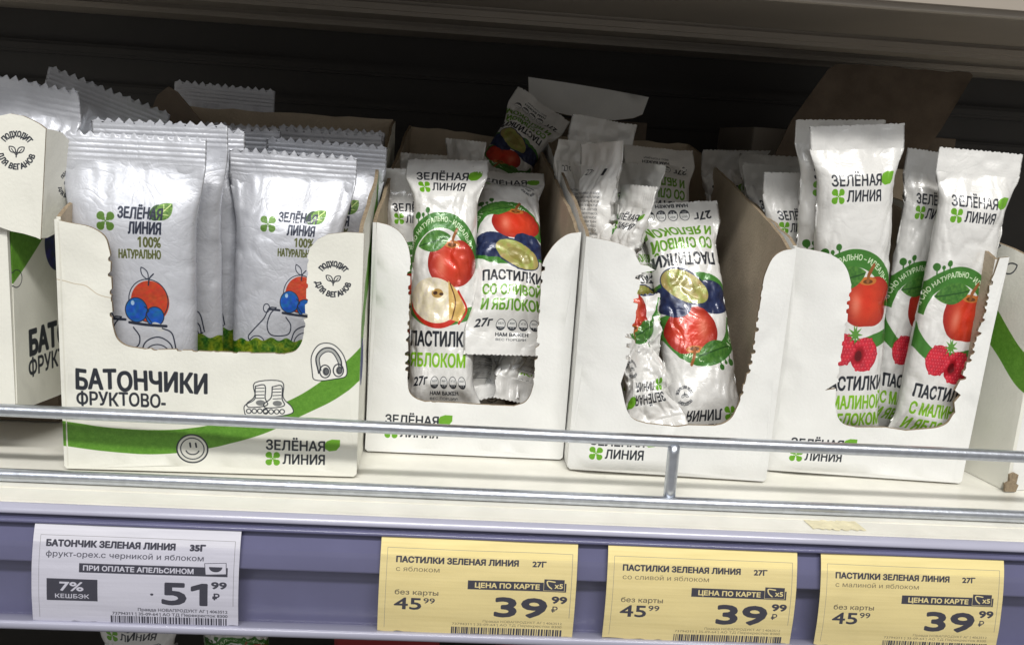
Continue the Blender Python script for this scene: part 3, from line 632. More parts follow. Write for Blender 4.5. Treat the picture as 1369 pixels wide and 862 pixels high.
# ------------------------------------------------------------------ cartons
def inside(pt, poly):
    x, y = pt; c = False; j = len(poly)-1
    for i in range(len(poly)):
        xi, yi = poly[i]; xj, yj = poly[j]
        if (yi > y) != (yj > y) and x < (xj-xi)*(y-yi)/(yj-yi)+xi: c = not c
        j = i
    return c
def nibs(pts, seed, step=4.0, amp=1.0):
    """a torn perforated line: small paper nibs stand into the opening"""
    r = random.Random(seed); out = []
    for (a, b) in zip(pts[:-1], pts[1:]):
        a = np.array(a, float); b = np.array(b, float); d = b-a; L_ = np.linalg.norm(d)
        if L_ < 1e-6: continue
        d /= L_; n_ = np.array([d[1], -d[0]])*-1; k = max(1, int(L_/step)); out.append(tuple(a))
        for i in range(k):
            c = (i+.5+r.uniform(-.25, .25))*L_/k; h = amp*r.choice((.15, .5, .8, 1.25))*r.uniform(.7, 1.1)
            out += [tuple(a+d*(c-.95)+n_*r.uniform(-.15, .15)), tuple(a+d*(c-.6)+n_*h*.9), tuple(a+d*(c+.1)+n_*h*r.uniform(.7, 1.1)), tuple(a+d*(c+.6)+n_*h*r.uniform(.4, 1.0)), tuple(a+d*(c+.95+r.uniform(0, .4))+n_*r.uniform(-.35, .1))]
    out.append(tuple(pts[-1])); return out
def panel(name, parent, outline, O, ua, ub, nin, th, uvwh, mats, warp=.5, seed=1, grid=6.0, bendf=None, uv0=(0, 0)):
    ol = []
    for p in outline:
        if not ol or (abs(p[0]-ol[-1][0])+abs(p[1]-ol[-1][1])) > .05: ol.append(tuple(p))
    A = np.array(ol); x0, y0 = A.min(0); x1, y1 = A.max(0); pts = [Vector(p) for p in ol]; n0 = len(pts)
    gx = np.arange(x0+grid*.5, x1, grid); gy = np.arange(y0+grid*.5, y1, grid)
    for x in gx:
        for y in gy:
            if inside((x, y), ol) and np.min(np.hypot(A[:, 0]-x, A[:, 1]-y)) > grid*.35: pts.append(Vector((x, y)))
    r = delaunay_2d_cdt(pts, [(i, (i+1) % n0) for i in range(n0)], [list(range(n0))], 1, 1e-5)
    P2 = np.array([tuple(p) for p in r[0]]); F = [tuple(f) for f in r[2]]
    O, ua, ub, nin = (np.array(q, float) for q in (O, ua, ub, nin))
    hb = np.clip((P2[:, 1]-y0)/max(1, (y1-y0)), 0, 1)
    dsp = warp*vnoise(P2[:, 0]*.045+3, P2[:, 1]*.045, seed)*hb+warp*.35*vnoise(P2[:, 0]*.16, P2[:, 1]*.16, seed+7)
    if bendf is not None: dsp = dsp+bendf(P2)
    base = O+P2[:, :1]*ua+P2[:, 1:]*ub
    fr_ = base+nin*dsp[:, None]; bk = fr_+nin*th; n = len(P2)
    V = np.vstack([fr_, bk, fr_, bk])
    # orientation: front faces should look along -nin
    f0 = F[0]; e = np.cross(fr_[f0[1]]-fr_[f0[0]], fr_[f0[2]]-fr_[f0[0]])
    if e@nin > 0: F = [f[::-1] for f in F]
    cnt = {}
    for f in F:
        for a, b in zip(f, f[1:]+f[:1]): cnt[(a, b)] = 1
    rim = [(a, b) for (a, b) in cnt if (b, a) not in cnt]
    faces = F+[tuple(i+n for i in f[::-1]) for f in F]+[(b+2*n, a+2*n, a+3*n, b+3*n) for a, b in rim]
    fm = [0]*len(F)+[1]*len(F)+[0 if (name in ('front_panel', 'side_panel') and (max(P2[a, 0], P2[b, 0]) < x0+1.9 or min(P2[a, 0], P2[b, 0]) > x1-1.9 or max(P2[a, 1], P2[b, 1]) < y0+4)) else 2 for a, b in rim]
    uw, uh = uvwh; uu = (P2[:, 0]+uv0[0])/uw
    uv = np.stack([uu, (P2[:, 1]+uv0[1])/uh], 1); uv = np.vstack([uv, uv, uv, uv])
    o = mesh_obj(name, V, faces, mats, parent, uvs=uv, fmat=fm, smooth=False)
    o.data.polygons.foreach_set('use_smooth', np.array([True]*(2*len(F))+[False]*len(rim)))
    return o
def frame(a, b):
    a = np.array(a, float); b = np.array(b, float); d = b-a; L_ = np.hypot(d[0], d[1]); return d/L_, L_
def carton(label, FL, FR, BR, BL_, z0, front, zf, zb, mfront, mleft, mright, group=None, th=1.35, seed=1, lb=0.0, left=True, leftflip=False, zbr=None):
    c = empty('display_box', (FL[0], FL[1], z0), label, 'display box', group)
    up_ = (0, 0, 1)
    mf = [mfront, M['kraft'], M['rim']]
    def side(nm, p, q, outline, mt, inward, sd):
        d, L_ = frame((*p, 0), (*q, 0)); n_ = np.array([-d[1], d[0], 0])*inward
        return panel(nm, c, outline(L_), (p[0], p[1], z0), d, up_, n_, th, (160, 128) if mt in (M['sleft'], M['sright'], M['send']) else (100, 100), [mt, M['kraft'], M['rim']], .7, sd)
    d, L_ = frame((*FL, 0), (*FR, 0)); n_ = np.array([-d[1], d[0], 0])
    uvw = (101, 90) if mfront is M['cbar'] else (78, 94)
    panel('front_panel', c, front, (FL[0], FL[1], z0), d, up_, n_, th, uvw, mf, 1.1, seed, grid=4.5, bendf=(lambda P2: lb*np.clip(1-P2[:, 0]/9.0, 0, 1)**1.3) if lb else None)
    zbr = zbr or zb
    def slope(L2, zb_=zbr):
        o = [(0, 0), (L2, 0), (L2, zb_)]; r = random.Random(seed+3)
        k = 26
        for i in range(k+1):
            t = 1-i/k; o.append((L2*t, zf+(zb_-zf)*(t**.85)+r.uniform(-.35, .35)))
        return o
    side('side_panel', (FR[0]-.15, FR[1]+th+.1), (BR[0], BR[1]), slope, mright, 1, seed+1)
    if left: side('side_panel', (FL[0]+.15, FL[1]+lb+th+.1), (BL_[0], BL_[1]), lambda L2: slope(L2, zb), mleft, -1, seed+2)
    r = random.Random(seed+9); Lb = math.hypot(BR[0]-BL_[0], BR[1]-BL_[1])
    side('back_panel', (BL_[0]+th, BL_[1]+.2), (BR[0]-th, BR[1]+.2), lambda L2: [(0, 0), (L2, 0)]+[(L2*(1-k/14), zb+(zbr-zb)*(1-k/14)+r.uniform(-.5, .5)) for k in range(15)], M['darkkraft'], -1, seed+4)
    bt = [(FL[0]+3, FL[1]+3+lb*1.3), (FR[0]-3, FR[1]+3), (BR[0]-3, BR[1]-.5), (BL_[0]+3, BL_[1]-.5)]
    v = [(x, y, .05) for x, y in bt]+[(x, y, z0+1.8) for x, y in bt]
    mesh_obj('bottom_panel', v, [(3, 2, 1, 0), (4, 5, 6, 7), (0, 1, 5, 4), (1, 2, 6, 5), (2, 3, 7, 6), (3, 0, 4, 7)], M['kraft'], c, smooth=False)
    return c

# first box from the left that shows whole: fruit bars
f1 = [(.8, 0), (100, 0), (101, 1), (101, 88), (95, 88), (89, 87), (85.5, 85), (83, 82)]+nibs([(82.2, 79), (82, 66), (81.4, 52)], 3)+spline([(81.4, 52), (80.6, 48.5), (78.5, 45.6), (75, 44.4)], 4).tolist()+nibs([(75, 44.3), (50, 44), (28, 44)], 4, 6, .45)+spline([(27, 44.2), (22, 45), (19, 47.4), (17.6, 52)], 4).tolist()+nibs([(17.4, 53), (17.2, 76)], 5)+spline([(17, 77), (15.4, 82), (11, 85), (5, 86), (0, 87)], 4).tolist()+[(0, 1)]
box1 = carton('cream box printed БАТОНЧИКИ with a green stripe and headphones, holding silver fruit bars', (-134, -14), (-33.5, -10.5), (-35, 135), (-136, 135), .9, f1, 88, 127, M['cbar'], M['cream'], M['sright'], seed=11)
def pfront(w_, seed, ul=(0, 89), lt=14.5, rt_=64, lb=21, zr=90, tears=False):
    L1 = spline([(lt, 76), (lt-1.2, 81), (lt-4, 85.5), (lt-8, 88), (max(.2, lt-13), 89)], 4).tolist()
    R1 = spline([(w_, zr), (w_-5, zr-1), (rt_+4, zr-5), (rt_+1, zr-10), (rt_, zr-13)], 4).tolist()
    return [(1, 0), (w_-1, 0), (w_, 1)]+R1+nibs([(rt_, zr-13), (rt_, 60), (rt_, 31)], seed, 3.9, 1.1)+spline([(rt_, 30), (rt_-1, 25.5), (rt_-3, 22.6), (rt_-7, lb)], 4).tolist()+nibs([(rt_-7, lb), (lt+8, lb)], seed+1, 9, .3)+spline([(lt+8, lb), (lt+4, lb+1.4), (lt+1.6, lb+4), (lt+.8, lb+9)], 4).tolist()+nibs([(lt+.8, lb+10), (lt+.4, 50), (lt, 75)], seed+2, 3.4, 1.2)+L1+[(0, 1)]
gp = 'white pastille boxes with a torn front window'
box2 = carton('white box of upright apple and plum pastille packs, directly right of the cream box', (-33, 16.5), (44.6, 16.3), (38, 168), (-31, 168), .9, pfront(77.6, 21), 89, 125, M['cpast'], M['white'], M['white'], gp, seed=21, zbr=121)
f3 = [(1, 0), (75.5, 0), (76.6, 1), (76.8, 89)]+spline([(76.5, 90), (72, 89), (68.5, 86), (66.4, 80), (66, 76)], 4).tolist()+nibs([(66, 76), (65, 49), (62.4, 30)], 31, 3.4, 1.3)+spline([(62, 29), (60.4, 25), (57.5, 22.5), (54, 21.4)], 4).tolist()+[(44, 21), (40, 20.2), (34, 20.6)]+spline([(28, 21), (23, 22.5), (20, 26), (18, 32)], 4).tolist()+[(16.8, 36), (18.6, 44)]+nibs([(18.6, 44), (20, 61), (20.6, 78)], 33, 4.2, 2.0)+[(25.5, 79.2), (23, 80.6)]+spline([(20, 81), (16.5, 86), (12, 88), (7, 89), (0, 89.5)], 4).tolist()+[(0, 1)]
box3 = carton('white box crammed with upside-down plum pastille packs, behind the upright of the wire fence', (45.4, 2), (122, 2.4), (120, 168), (41, 168), .9, f3, 89, 125, M['cpast'], M['white'], M['white'], gp, seed=31, lb=5.0)
f4 = [(1, 0), (77, 0), (78, 1), (79.5, 60), (81, 91)]+[(77.5, 90.4), (76.6, 84)]+nibs([(76, 82), (75, 68), (73, 52), (70.5, 42)], 41, 2.6, 1.7)+[(69, 38), (71.6, 36.2), (69.8, 33), (70.8, 29)]+spline([(70, 28), (68, 24.4), (64.5, 22.4), (60, 21.6)], 4).tolist()+[(52, 20.6), (44, 21.4)]+spline([(32, 21), (27, 22), (24, 25), (22.4, 30)], 4).tolist()+[(22, 36), (17.6, 35.2), (22.8, 39)]+nibs([(22, 40), (22, 76)], 43, 3.8, 1.0)+spline([(22, 77), (20, 82), (17, 85.6), (12, 88), (6, 89), (0, 89.5)], 4).tolist()+[(0, 1)]
box4 = carton('white box holding raspberry pastille packs, rightmost of the three with a torn front window', (126, 10.5), (204, 9.6), (183, 168), (124.5, 168), .9, f4, 90, 118, M['cpast'], M['white'], M['white'], gp, seed=41, lb=5.0)
panel('back_flap', box4, [(0, 0), (36, 0), (80, 2), (97, 27), (116, 59), (115.5, 60)]+[(114-k*6.2, 61+.4*math.sin(k*2)) for k in range(12)]+[(38, 60.5), (33, 57), (12, 26)], (165, 169, 118), (1, 0, 0), (0, .35, .94), (0, .94, -.35), 1.6, (100, 100), [M['flap'], M['flap'], M['darkkraft']], 1.2, 45)

# box at the far right (only its left wall shows) and box at the far left (its right wall shows)
FLc = (217, 6)
c5 = empty('display_box', (217, 6, 0), 'white box with a green stripe and a worn corner, cut off by the right edge', 'display box')
side5 = [(0, 2.5), (1.8, 3.2), (2.6, 0), (158, 0), (158, 120)]+[(158-k*10, 120-k*1.9+.5*math.sin(k)) for k in range(1, 15)]+[(6, 91), (0, 89)]
panel('side_panel', c5, side5, (219.5, 5, .2), (-.226, .974, 0), (0, 0, 1), (.974, .226, 0), 1.7, (160, 128), [M['send'], M['kraft'], M['rim']], .5, 51)
panel('front_panel', c5, [(2.6, 0), (90, 0), (90, 88), (70, 88), (66, 44), (22, 44), (16, 80), (8, 88), (1.8, 89), (1.8, 3.2)], (219.5, 5, .2), (.974, .226, 0), (0, 0, 1), (-.226, .974, 0), 1.7, (100, 100), [M['white'], M['kraft'], M['rim']], .5, 52)
panel('back_panel', c5, [(0, 0), (90, 0), (90, 120), (0, 120)], (186.5, 157, .2), (.974, .226, 0), (0, 0, 1), (.226, -.974, 0), 1.7, (100, 100), [M['kraft'], M['kraft'], M['rim']], .5, 53)
rr_ = random.Random(6)
panel('torn_corner', c5, [(0, 0), (5.5, -.2), (6.4, 2.5), (5.2, 3.2), (5.6, 6.8), (3.5, 7.6), (1.2, 6.8), (1.6, 4), (-.4, 3)], (218.4, 3.6, .6), (.88, .1, 0), (0, 0, 1), (-.1, .9, 0), 1.0, (10, 10), [M['rim'], M['kraft'], M['rim']], .5, 54, grid=2)

c0 = empty('display_box', (-152, -8, 18), 'cream box with a torn vegan tab and green stripe, cut off by the left edge', 'display box')
s0 = [(0, 3.2), (1.5, .6), (4, 1.2), (9, 0), (148, -5), (148, 112)]+[(148-k*10, 112-k*2.2) for k in range(1, 14)]+[(8, 78), (0, 78)]
panel('side_panel', c0, s0, (-152, -8, 18.5), (.11, .993, -.03), (.0, .03, 1), (-.993, .11, 0), 1.7, (160, 128), [M['sleft'], M['kraft'], M['rim']], .6, 61)
panel('front_panel', c0, [(0, 0), (98, 0), (98, 78), (78, 78), (74, 44), (24, 44), (18, 70), (12, 78), (0, 78)], (-250.4, -8.4, 18.5), (1, 0, 0), (0, 0, 1), (0, 1, 0), 1.7, (101, 90), [M['cream'], M['kraft'], M['rim']], .6, 62)
panel('back_panel', c0, [(0, 0), (96, 0), (96, 112), (0, 112)], (-249, 139, 14.5), (1, 0, 0), (0, 0, 1), (0, -1, 0), 1.7, (100, 100), [M['kraft'], M['kraft'], M['rim']], .6, 63)
# torn tab, folded round the corner
tabL = [(0, 3.0), (4, 3.4), (8, 2.2), (12, 1.6), (16, .6), (17.5, 0), (17.5, 36.6), (15.5, 38), (13, 39.2), (10, 40.3), (6, 40.8), (2.5, 39.8), (0, 37.5)]
tb = empty('t', (0, 0, 0), 'x', 'x'); bpy.data.objects.remove(tb)
panel('torn_tab', c0, [(x-14+0, y) for x, y in tabL], (-144.0, -10.6, 80.4), (1, 0, 0), (.09, .0, .995), (0, 1, 0), 1.2, (36, 46), [M['tab'], M['cream'], M['rim']], .4, 64, grid=4, uv0=(14, 0))
panel('torn_tab', c0, [(0, .4), (3, .2), (7, 1.2), (11, 2.2), (15, 5.2), (15, 25), (13, 32), (8, 35.5), (3, 36.4), (0, 36.6)], (-140.4, -10.4, 80.4), (.22, .975, 0), (.09, 0, .995), (-.975, .22, 0), 1.2, (36, 46), [M['tab'], M['cream'], M['rim']], .4, 65, grid=4, uv0=(19, 0))

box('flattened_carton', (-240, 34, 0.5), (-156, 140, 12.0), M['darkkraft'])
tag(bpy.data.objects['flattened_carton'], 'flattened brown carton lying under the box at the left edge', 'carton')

# things in the back row, in the shade
cb = empty('rear_carton', (28, 178, 0), 'brown carton in the shade with a curved white flap standing on top', 'carton')
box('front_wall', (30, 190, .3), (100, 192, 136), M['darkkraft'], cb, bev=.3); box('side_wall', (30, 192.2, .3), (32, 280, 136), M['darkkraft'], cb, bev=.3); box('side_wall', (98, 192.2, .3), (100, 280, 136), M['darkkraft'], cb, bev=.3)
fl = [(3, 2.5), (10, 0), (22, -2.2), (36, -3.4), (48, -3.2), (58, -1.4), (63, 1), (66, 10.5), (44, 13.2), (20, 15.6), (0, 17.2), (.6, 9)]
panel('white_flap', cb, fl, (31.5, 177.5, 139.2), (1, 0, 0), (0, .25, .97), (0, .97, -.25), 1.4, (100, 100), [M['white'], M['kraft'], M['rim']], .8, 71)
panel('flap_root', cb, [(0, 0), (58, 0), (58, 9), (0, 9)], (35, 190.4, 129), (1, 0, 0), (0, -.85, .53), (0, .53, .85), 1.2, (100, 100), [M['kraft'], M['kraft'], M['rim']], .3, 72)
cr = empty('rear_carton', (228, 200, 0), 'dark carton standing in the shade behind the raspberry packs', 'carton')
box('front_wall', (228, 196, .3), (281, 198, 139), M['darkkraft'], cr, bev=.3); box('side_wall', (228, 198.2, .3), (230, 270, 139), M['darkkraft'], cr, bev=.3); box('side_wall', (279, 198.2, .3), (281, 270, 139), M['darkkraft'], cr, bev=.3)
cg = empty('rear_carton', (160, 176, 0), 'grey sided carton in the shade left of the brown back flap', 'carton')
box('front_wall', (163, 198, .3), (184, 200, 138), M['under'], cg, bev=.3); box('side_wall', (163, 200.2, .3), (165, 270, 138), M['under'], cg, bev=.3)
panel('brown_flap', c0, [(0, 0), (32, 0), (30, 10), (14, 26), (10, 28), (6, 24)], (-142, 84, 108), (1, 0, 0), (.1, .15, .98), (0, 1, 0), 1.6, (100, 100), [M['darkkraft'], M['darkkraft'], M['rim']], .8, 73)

# ------------------------------------------------------------------ wrapped bars
def wrapper(label, group, art, top, mid, bot, a0=0.0, a1=None, W=None, T=13.0, seed=1, crumple=.45, seal=9.0, cat='snack bar', pinch=.55, topcurl=0.0, botcurl=0.0, back=False, name=None, tooth=None, v0=0.0, v1=0.0):
    crumple *= .48 if art == 'baton' else 1.35
    base = M[art]; bt = art == 'baton'
    W = W or (BW if bt else PW); L0 = BL if bt else PL
    top, mid, bot = (np.array(p, float) for p in (top, mid, bot))
    if mid is None: mid = (top+bot)/2
    c1 = 2*mid-.5*(top+bot)
    tt = np.linspace(0, 1, 201)[:, None]; cv = (1-tt)**2*top+2*tt*(1-tt)*c1+tt**2*bot
    ds = np.linalg.norm(np.diff(cv, axis=0), axis=1); cum = np.concatenate([[0], np.cumsum(ds)]); Lr = cum[-1]
    nb = 76 if not bt else 80; ns = 10 if not bt else 16
    r1 = np.linspace(0, seal, ns+1); r2 = np.linspace(seal, Lr-seal, nb+1)[1:]; r3 = np.linspace(Lr-seal, Lr, ns+1)[1:]
    rows = np.concatenate([r1, r2, r3]); nr = len(rows)
    C = np.stack([np.interp(rows, cum, cv[:, k]) for k in range(3)], 1)
    tg = np.gradient(C, axis=0); tg /= np.linalg.norm(tg, axis=1)[:, None]
    a1 = a0 if a1 is None else a1; ang = np.radians(a0+(a1-a0)*rows/Lr)
    wd = np.stack([np.cos(ang), np.sin(ang), 0*ang], 1); wd -= (wd*tg).sum(1)[:, None]*tg; wd /= np.linalg.norm(wd, axis=1)[:, None]
    nn = np.cross(tg, wd)
    e = np.minimum(rows, Lr-rows)-seal; fillv = sstep(0, 24 if bt else 13, e)**.75; fillv[e <= 0] = 0
    hw = W/2*(1-pinch*T/W*fillv*1.0); ht = np.maximum(.12, T/2*fillv)
    nf = 58; nbk = 30; tooth = tooth or (3.6 if bt else 1.7)
    th = np.concatenate([np.linspace(np.pi, 0, nf+1), -np.linspace(0, np.pi, nbk+1)[1:-1]]); nc = len(th)
    cs, sn = np.cos(th), np.sin(th)
    px = np.sign(cs)*np.abs(cs)**.75; pyb = np.sign(sn)*np.abs(sn)**.85
    isf = np.arange(nc) <= nf
    ii = np.arange(nc); pl_ = np.where(isf, -1+2*ii/nf, 1-2*(ii-nf)/nbk); fb = np.clip(fillv*1.6, 0, 1)[:, None]
    PX = pl_[None]*(1-fb)+px[None]*fb
    X = hw[:, None]*PX; Yv = ht[:, None]*pyb[None]
    Sx = PX*W/2; Vv = np.broadcast_to(rows[:, None], X.shape)
    # --- wrinkles (mm, along the surface normal)
    sgn = np.where(isf, 1, -1)[None]
    u, v_ = Sx, Vv
    d = crumple*1.1*vnoise(u*.09+seed, v_*.07, seed)*(fillv[:, None])
    rg = 1-np.abs(vnoise(u*.13+v_*.05+seed*3, v_*.10-u*.04, seed+5)); d += -crumple*.9*np.clip(rg-.72, 0, 1)/.28*fillv[:, None]
    rg = 1-np.abs(vnoise(u*.22-v_*.12, v_*.2+u*.16, seed+9)); d += -crumple*.5*np.clip(rg-.7, 0, 1)/.3*fillv[:, None]
    rg = 1-np.abs(vnoise(u*.45+v_*.2, v_*.33-u*.2, seed+21)); d += -crumple*.28*np.clip(rg-.75, 0, 1)/.25*fillv[:, None]
    ee = np.maximum(e, 0)[:, None]
    pl = np.exp(-ee/9.0)*(ee > 0)*sstep(0, 3, ee)
    d += pl*(.5+.9*crumple)*(vnoise(u*.33+seed, v_*.03, seed+2)+.5*vnoise(u*.8, v_*.04+5, seed+3))
    # dents where the film is folded round the long sides
    edge = np.exp(-((1-np.abs(PX))/.22)**2)
    dn = vnoise(v_*.16+seed*2, np.sign(u)*3+seed, seed+4); d += -edge*fillv[:, None]*np.clip(dn-.15, 0, 1)*1.7*(.6+crumple)
    # seals: crimped bands with a light wave
    sm = (e <= 0)[:, None]
    sd = np.where(rows < Lr/2, rows, Lr-rows)[:, None]
    wave = (.55+crumple*.6)*vnoise(u*.11+seed, (rows < Lr/2)[:, None]*5.0+seed, seed+6)*np.clip(1-np.maximum(e, 0)[:, None]/20, 0, 1)
    crimp = (.22*np.sin(sd*2*np.pi/1.75) if bt else .10*np.sin(u*2*np.pi/1.1)+.08*np.sin(sd*2*np.pi/2.0))*np.exp(-((sd-seal*.55)/(seal*.36))**4)
    lift = wave+sm*crimp+sm*.4*crumple*vnoise(u*.3, sd*.3, seed+8)
    curl = topcurl*np.clip(1-rows/(seal*1.3), 0, 1)**1.6*seal+botcurl*np.clip(1-(Lr-rows)/(seal*1.3), 0, 1)**1.6*seal
    crm = max(0, crumple-1.0)
    Pts = C[:, None]+wd[:, None]*(X*(1+crm*.12*vnoise(v_*.09, 0*v_, seed+12)))[..., None]+nn[:, None]*(Yv+sgn*d*(~sm)+lift+curl[:, None]+crm*2.2*vnoise(u*.07, v_*.06+seed, seed+14))[..., None]
    Pts += wd[:, None]*(np.sign(px)[None]*0+.6*crm*vnoise(u*.1, v_*.12, seed+15))[..., None]
    # saw-tooth ends
    k = np.abs(((u/tooth) % 1)-.5)*2
    ta = tooth*(.62 if bt else .42)*(k-.5)
    Pts[0] += -tg[0]*(ta[0])[:, None]*1.0; Pts[-1] += tg[-1]*(ta[-1])[:, None]
    uu = np.where(isf[None], (PX+1)/4, .5+(1-PX)/4)
    if back: uu = np.where(isf[None], .5+(PX+1)/4, (1-PX)/4)
    vmap = 1-(v0+rows*(L0-v0-v1)/Lr)/L0
    root_p = bot if bot[2] < top[2] else top
    nm = name or ('fruit_bar' if bt else 'pastille_pack')
    root = empty(nm, root_p, label, cat, group)
    def piece(nm_, i0, i1):
        V = Pts[i0:i1+1].reshape(-1, 3); m_ = i1-i0+1; F = []; UV = []
        for i in range(m_-1):
            for j in range(nc):
                j2 = (j+1) % nc; F.append((i*nc+j, i*nc+j2, (i+1)*nc+j2, (i+1)*nc+j))
        jj = np.arange(nc); j2 = (jj+1) % nc
        def edges(i):
            uA = uu[i].copy(); uB = uu[i][j2].copy()
            if not back: uB[nf-1] = .5; uA[nf] = .5; uB[-1] = 1.0
            else: uB[nf-1] = 1.0; uA[nf] = 0.0; uB[-1] = .5
            return uA, uB
        for i in range(m_-1):
            va, vb = vmap[i0+i], vmap[i0+i+1]
            uA, uB = edges(i0+i); uC, uD = edges(i0+i+1)
            q = np.stack([uA, np.full(nc, va), uB, np.full(nc, va), uD, np.full(nc, vb), uC, np.full(nc, vb)], 1).reshape(-1, 2); UV.append(q)
        return mesh_obj(nm_, V, F, base, root, uvs=np.vstack(UV))
    piece('wrapper_body', ns, ns+nb); piece('end_seal', 0, ns); piece('end_seal', ns+nb, nr-1)
    return root
def mid(a, b, dy=0, dx=0, dz=0): return ((a[0]+b[0])/2+dx, (a[1]+b[1])/2+dy, (a[2]+b[2])/2+dz)
def bar(label, group, art, top, bot, dy=0, dx=0, dz=0, **k): return wrapper(label, group, art, top, mid(top, bot, dy, dx, dz), bot, **k)

G1 = 'silver fruit bars standing in the cream box'
bar('silver fruit bar at the front left of the cream box, printed with a red apple', G1, 'baton', (-113.6, 1, 116.2), (-112.4, -2, 0.8), dy=-1, seed=3, T=13, W=49.5, topcurl=-.1)
bar('silver fruit bar tucked directly behind the front left one, showing a sliver', G1, 'baton', (-110, 18, 121), (-107.5, 15, 3), seed=5, T=11)
bar('third silver fruit bar from the front at the left, in the gap between the bars', G1, 'baton', (-108, 33, 119), (-104, 29, 3), seed=7, T=11, a0=6)
bar('shiny silver fruit bar at the front right, its scooter and grass showing', G1, 'baton', (-65, 33, 112.5), (-66, 22, 4), dy=-2, dx=0, seed=9, T=15, crumple=.8, topcurl=.1)
bar('silver fruit bar behind the shiny front right one, against the right wall', G1, 'baton', (-55.5, 52, 117), (-57, 46, 3), seed=12, T=12)
bar('silver fruit bar in the middle row of the cream box, second from the right wall', G1, 'baton', (-60, 78, 121), (-59, 74, 3), seed=14, T=12, crumple=.7)
bar('silver fruit bar in the middle row, hidden but for its seal above the gap', G1, 'baton', (-100, 62, 120), (-99, 58, 3), seed=15, T=12)
bar('silver fruit bar in the back row at the right of the cream box', G1, 'baton', (-61, 102, 122), (-61, 100, 3), seed=17, T=12)
bar('silver fruit bar in the back row at the left of the cream box', G1, 'baton', (-110, 106, 121), (-110, 100, 3), seed=18, T=12, crumple=.7)
G0 = 'silver fruit bars standing in the leftmost box'
bar('silver fruit bar with its seal bent flat above the torn vegan tab', G0, 'baton', (-166, 40, 130), (-184, 22, 24), dy=-6, seed=21, T=12, crumple=1.4, a0=-4, topcurl=.9)
bar('silver fruit bar leaning out above the cream box, its wide seal upright', G0, 'baton', (-143, 62, 131.5), (-180, 50, 20), seed=23, T=12, crumple=.9, a0=8, topcurl=.3)
bar('silver fruit bar in the shade behind the brown cardboard tip', G0, 'baton', (-119, 142, 139), (-123, 142, 3), seed=25, T=10, crumple=.7, a0=4)

G2 = 'pastille packs in the apple box'
bar('apple pastille pack upright at the left of its box, whole apple and half apple', G2, 'apple', (-7.5, 56, 116), (-4.5, 29, 6), dy=-3, seed=31, W=34, T=15, crumple=.8, topcurl=-1.0, a0=-3, v0=9)
bar('plum pastille pack with its bottom seal showing, at the right of the apple box', G2, 'plum', (18.5, 92, 108), (20.5, 29, 39), dy=-11, dz=3, seed=33, W=34.5, T=12, crumple=.6, a0=4, v0=9)
bar('pastille pack behind the upright apple pack, against the left wall', G2, 'apple', (-19, 66, 108), (-16, 58, 4), seed=35, W=33, T=12, crumple=.6)
bar('pastille pack tossed head down on top of the apple box, leaning out behind', G2, 'plum', (6, 112, 86), (39, 158, 141), dy=4, seed=37, a0=190, W=32, T=13, crumple=.9)
bar('crumpled pastille pack whose bent seal rises behind the apple pack', G2, 'apple', (0, 96, 121), (-8, 92, 12), seed=39, W=26, T=12, crumple=1.6, a0=-50)
bar('pastille pack at the back left of the apple box, only its tip in sight', G2, 'apple', (-18, 118, 113), (-16, 112, 4), seed=41, W=30, T=12, crumple=1.2, a0=30)
bar('small crumpled pack wedged below the plum pack, at its left', G2, 'apple', (8, 62, 60), (12, 38, 12), dx=-2, seed=43, W=26, T=14, crumple=1.6, back=True, a0=20)
bar('torn pack end standing in the window corner under the plum pack', G2, 'apple', (20, 66, 66), (17, 35, 19), dy=8, seed=45, W=20, T=8, crumple=1.8, back=True, a0=-25)
bar('crumpled pack end in the right corner of the window of the apple box', G2, 'apple', (32, 60, 64), (27, 36, 17), seed=47, W=24, T=12, crumple=1.8, back=True, a0=30)

G3 = 'pastille packs jumbled in the plum box'
bar('upside-down plum pastille pack lying in front at the right, plums and apple showing', G3, 'plum', (103.5, 18, 5), (91, 66, 101), dy=-3, seed=51, a0=180, W=37, T=15, crumple=.6, v0=9, v1=8)
bar('upside-down plum pack behind the front one, its ribbed seal raised', G3, 'plum', (92, 62, 26), (90.5, 108, 124), seed=53, a0=184, W=34, T=13, crumple=.6, botcurl=-.3)
bar('crumpled upside-down pack bulging out of the window at the lower left', G3, 'plum', (80, 9, 12), (69, 30, 66), dy=2, dx=-1, seed=55, a0=150, a1=215, W=26, T=11, crumple=2.0, v1=58)
bar('narrow upside-down pack squeezed between the crumpled and the front pack', G3, 'plum', (80, 46, 12), (76, 60, 92), seed=57, a0=215, W=24, T=11, crumple=1.2)
bar('small pack with a vegan mark tilted left in the middle of the plum box', G3, 'raspberry', (70, 50, 108), (62, 42, 22), seed=59, a0=-60, W=22, T=10, crumple=1.1)
bar('white pack turned edge on, fine print showing, at the left of the plum box', G3, 'apple', (57, 64, 124), (57, 54, 22), seed=61, a0=-62, W=30, T=14, crumple=.9, back=True)
bar('white pack showing its back at the upper left of the plum box', G3, 'apple', (64, 116, 134), (57, 98, 30), seed=63, a0=8, W=33, T=14, crumple=1.2, back=True, topcurl=.4)
bar('grey tip of a pack poking over the wall between the apple and plum boxes', G3, 'apple', (50, 92, 124), (50, 88, 20), seed=65, a0=40, W=24, T=12, crumple=1.5, back=True)
bar('dark sliver of a pack behind the edge-on white one in the plum box', G3, 'plum', (76, 78, 116), (72, 72, 20), seed=67, a0=-48, W=28, T=12, crumple=1.3)

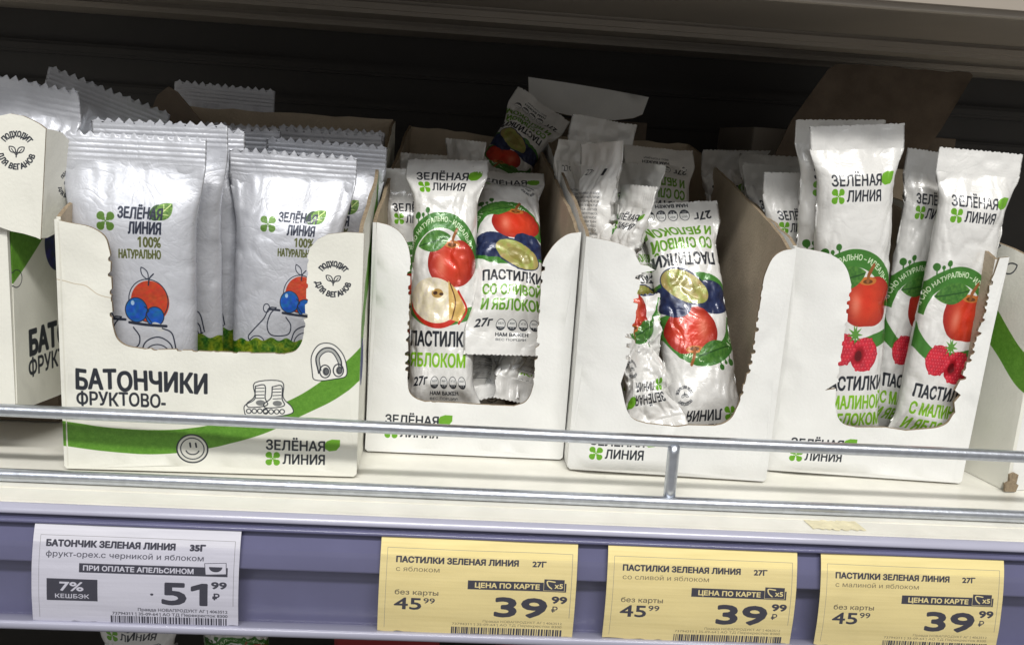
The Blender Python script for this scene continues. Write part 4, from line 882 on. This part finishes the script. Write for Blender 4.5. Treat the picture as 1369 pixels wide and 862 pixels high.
G4 = 'pastille packs standing in the raspberry box'
bar('raspberry pastille pack at the front left of its box, its wordmark upright', G4, 'raspberry', (149, 27, 137), (158.5, 24, 3), dx=1, seed=71, W=37, T=13, crumple=.4, topcurl=-.1)
bar('pastille pack directly behind the front left raspberry pack, its seal slightly higher', G4, 'raspberry', (147.5, 40, 139), (156, 36, 4), seed=73, W=36, T=12)
bar('pastille pack edging out left of the raspberry packs, a thin strip', G4, 'raspberry', (138, 54, 117), (143, 50, 4), seed=75, W=32, T=11, a0=14)
bar('raspberry pastille pack leaning at the front right, two raspberries showing', G4, 'raspberry', (198, 24, 130.5), (191, 22, 3), dx=1, seed=77, W=33, T=13, crumple=.6, a0=-4, topcurl=-.1)
bar('pastille pack half hidden behind the leaning front right one', G4, 'raspberry', (193, 44, 129), (185, 36, 3), seed=79, W=30, T=11, crumple=.6, a0=2)
bar('pastille pack at the far left of the back row in the raspberry box', G4, 'raspberry', (127, 118, 124), (134, 112, 4), seed=83, W=30, T=13, crumple=1.9, topcurl=1.1, a0=5)
bar('second pack of the back row in the raspberry box, seal folded forward', G4, 'raspberry', (145, 112, 123), (146, 108, 4), seed=85, W=31, T=13, crumple=2.0, topcurl=1.2)
bar('pack in the middle row by the left wall of the raspberry box', G4, 'raspberry', (141, 84, 119), (140, 80, 4), seed=87, W=30, T=13, crumple=1.8, topcurl=1.0, a0=-10)
bar('small faced pack in the middle row showing the start of its wordmark', G4, 'raspberry', (142, 70, 115), (143, 66, 4), seed=89, W=26, T=12, crumple=1.0, a0=38)
bar('pack at the back of the raspberry box behind the right hand packs', G4, 'raspberry', (166, 120, 118), (166, 116, 4), seed=91, W=30, T=12, crumple=1.0)

# packs on the shelf below, just in frame under the rail
G5 = 'packs on the shelf below'
for (x, y, z, art, lb, sd) in ((-118, -30, -62, 'plum', 'pale pack on the shelf below, under the white price tag', 1), (-86, -10, -66, 'apple', 'pale pack on the shelf below, right of the one under the white tag', 2), (84, -24, -60, 'raspberry', 'pale pack on the shelf below, under the middle yellow tag', 3)):
    bar(lb, G5, art, (x, y+34, z+2), (x, y+54, z-70), seed=100+sd, T=14, crumple=1.0, a0=sd*9-12, topcurl=-.5)
for (x, lb) in ((-46, 'red carton on the shelf below, left of the first yellow tag'), (28, 'red carton on the shelf below, under the first yellow tag')):
    o = box('red_carton', (x, 40, -137.6), (x+46, 90, -66), M['red'], bev=1.5); tag(o, lb, 'carton', G5)

sc.cycles.use_denoising = True
sc.cycles.max_bounces = 8; sc.cycles.transparent_max_bounces = 8
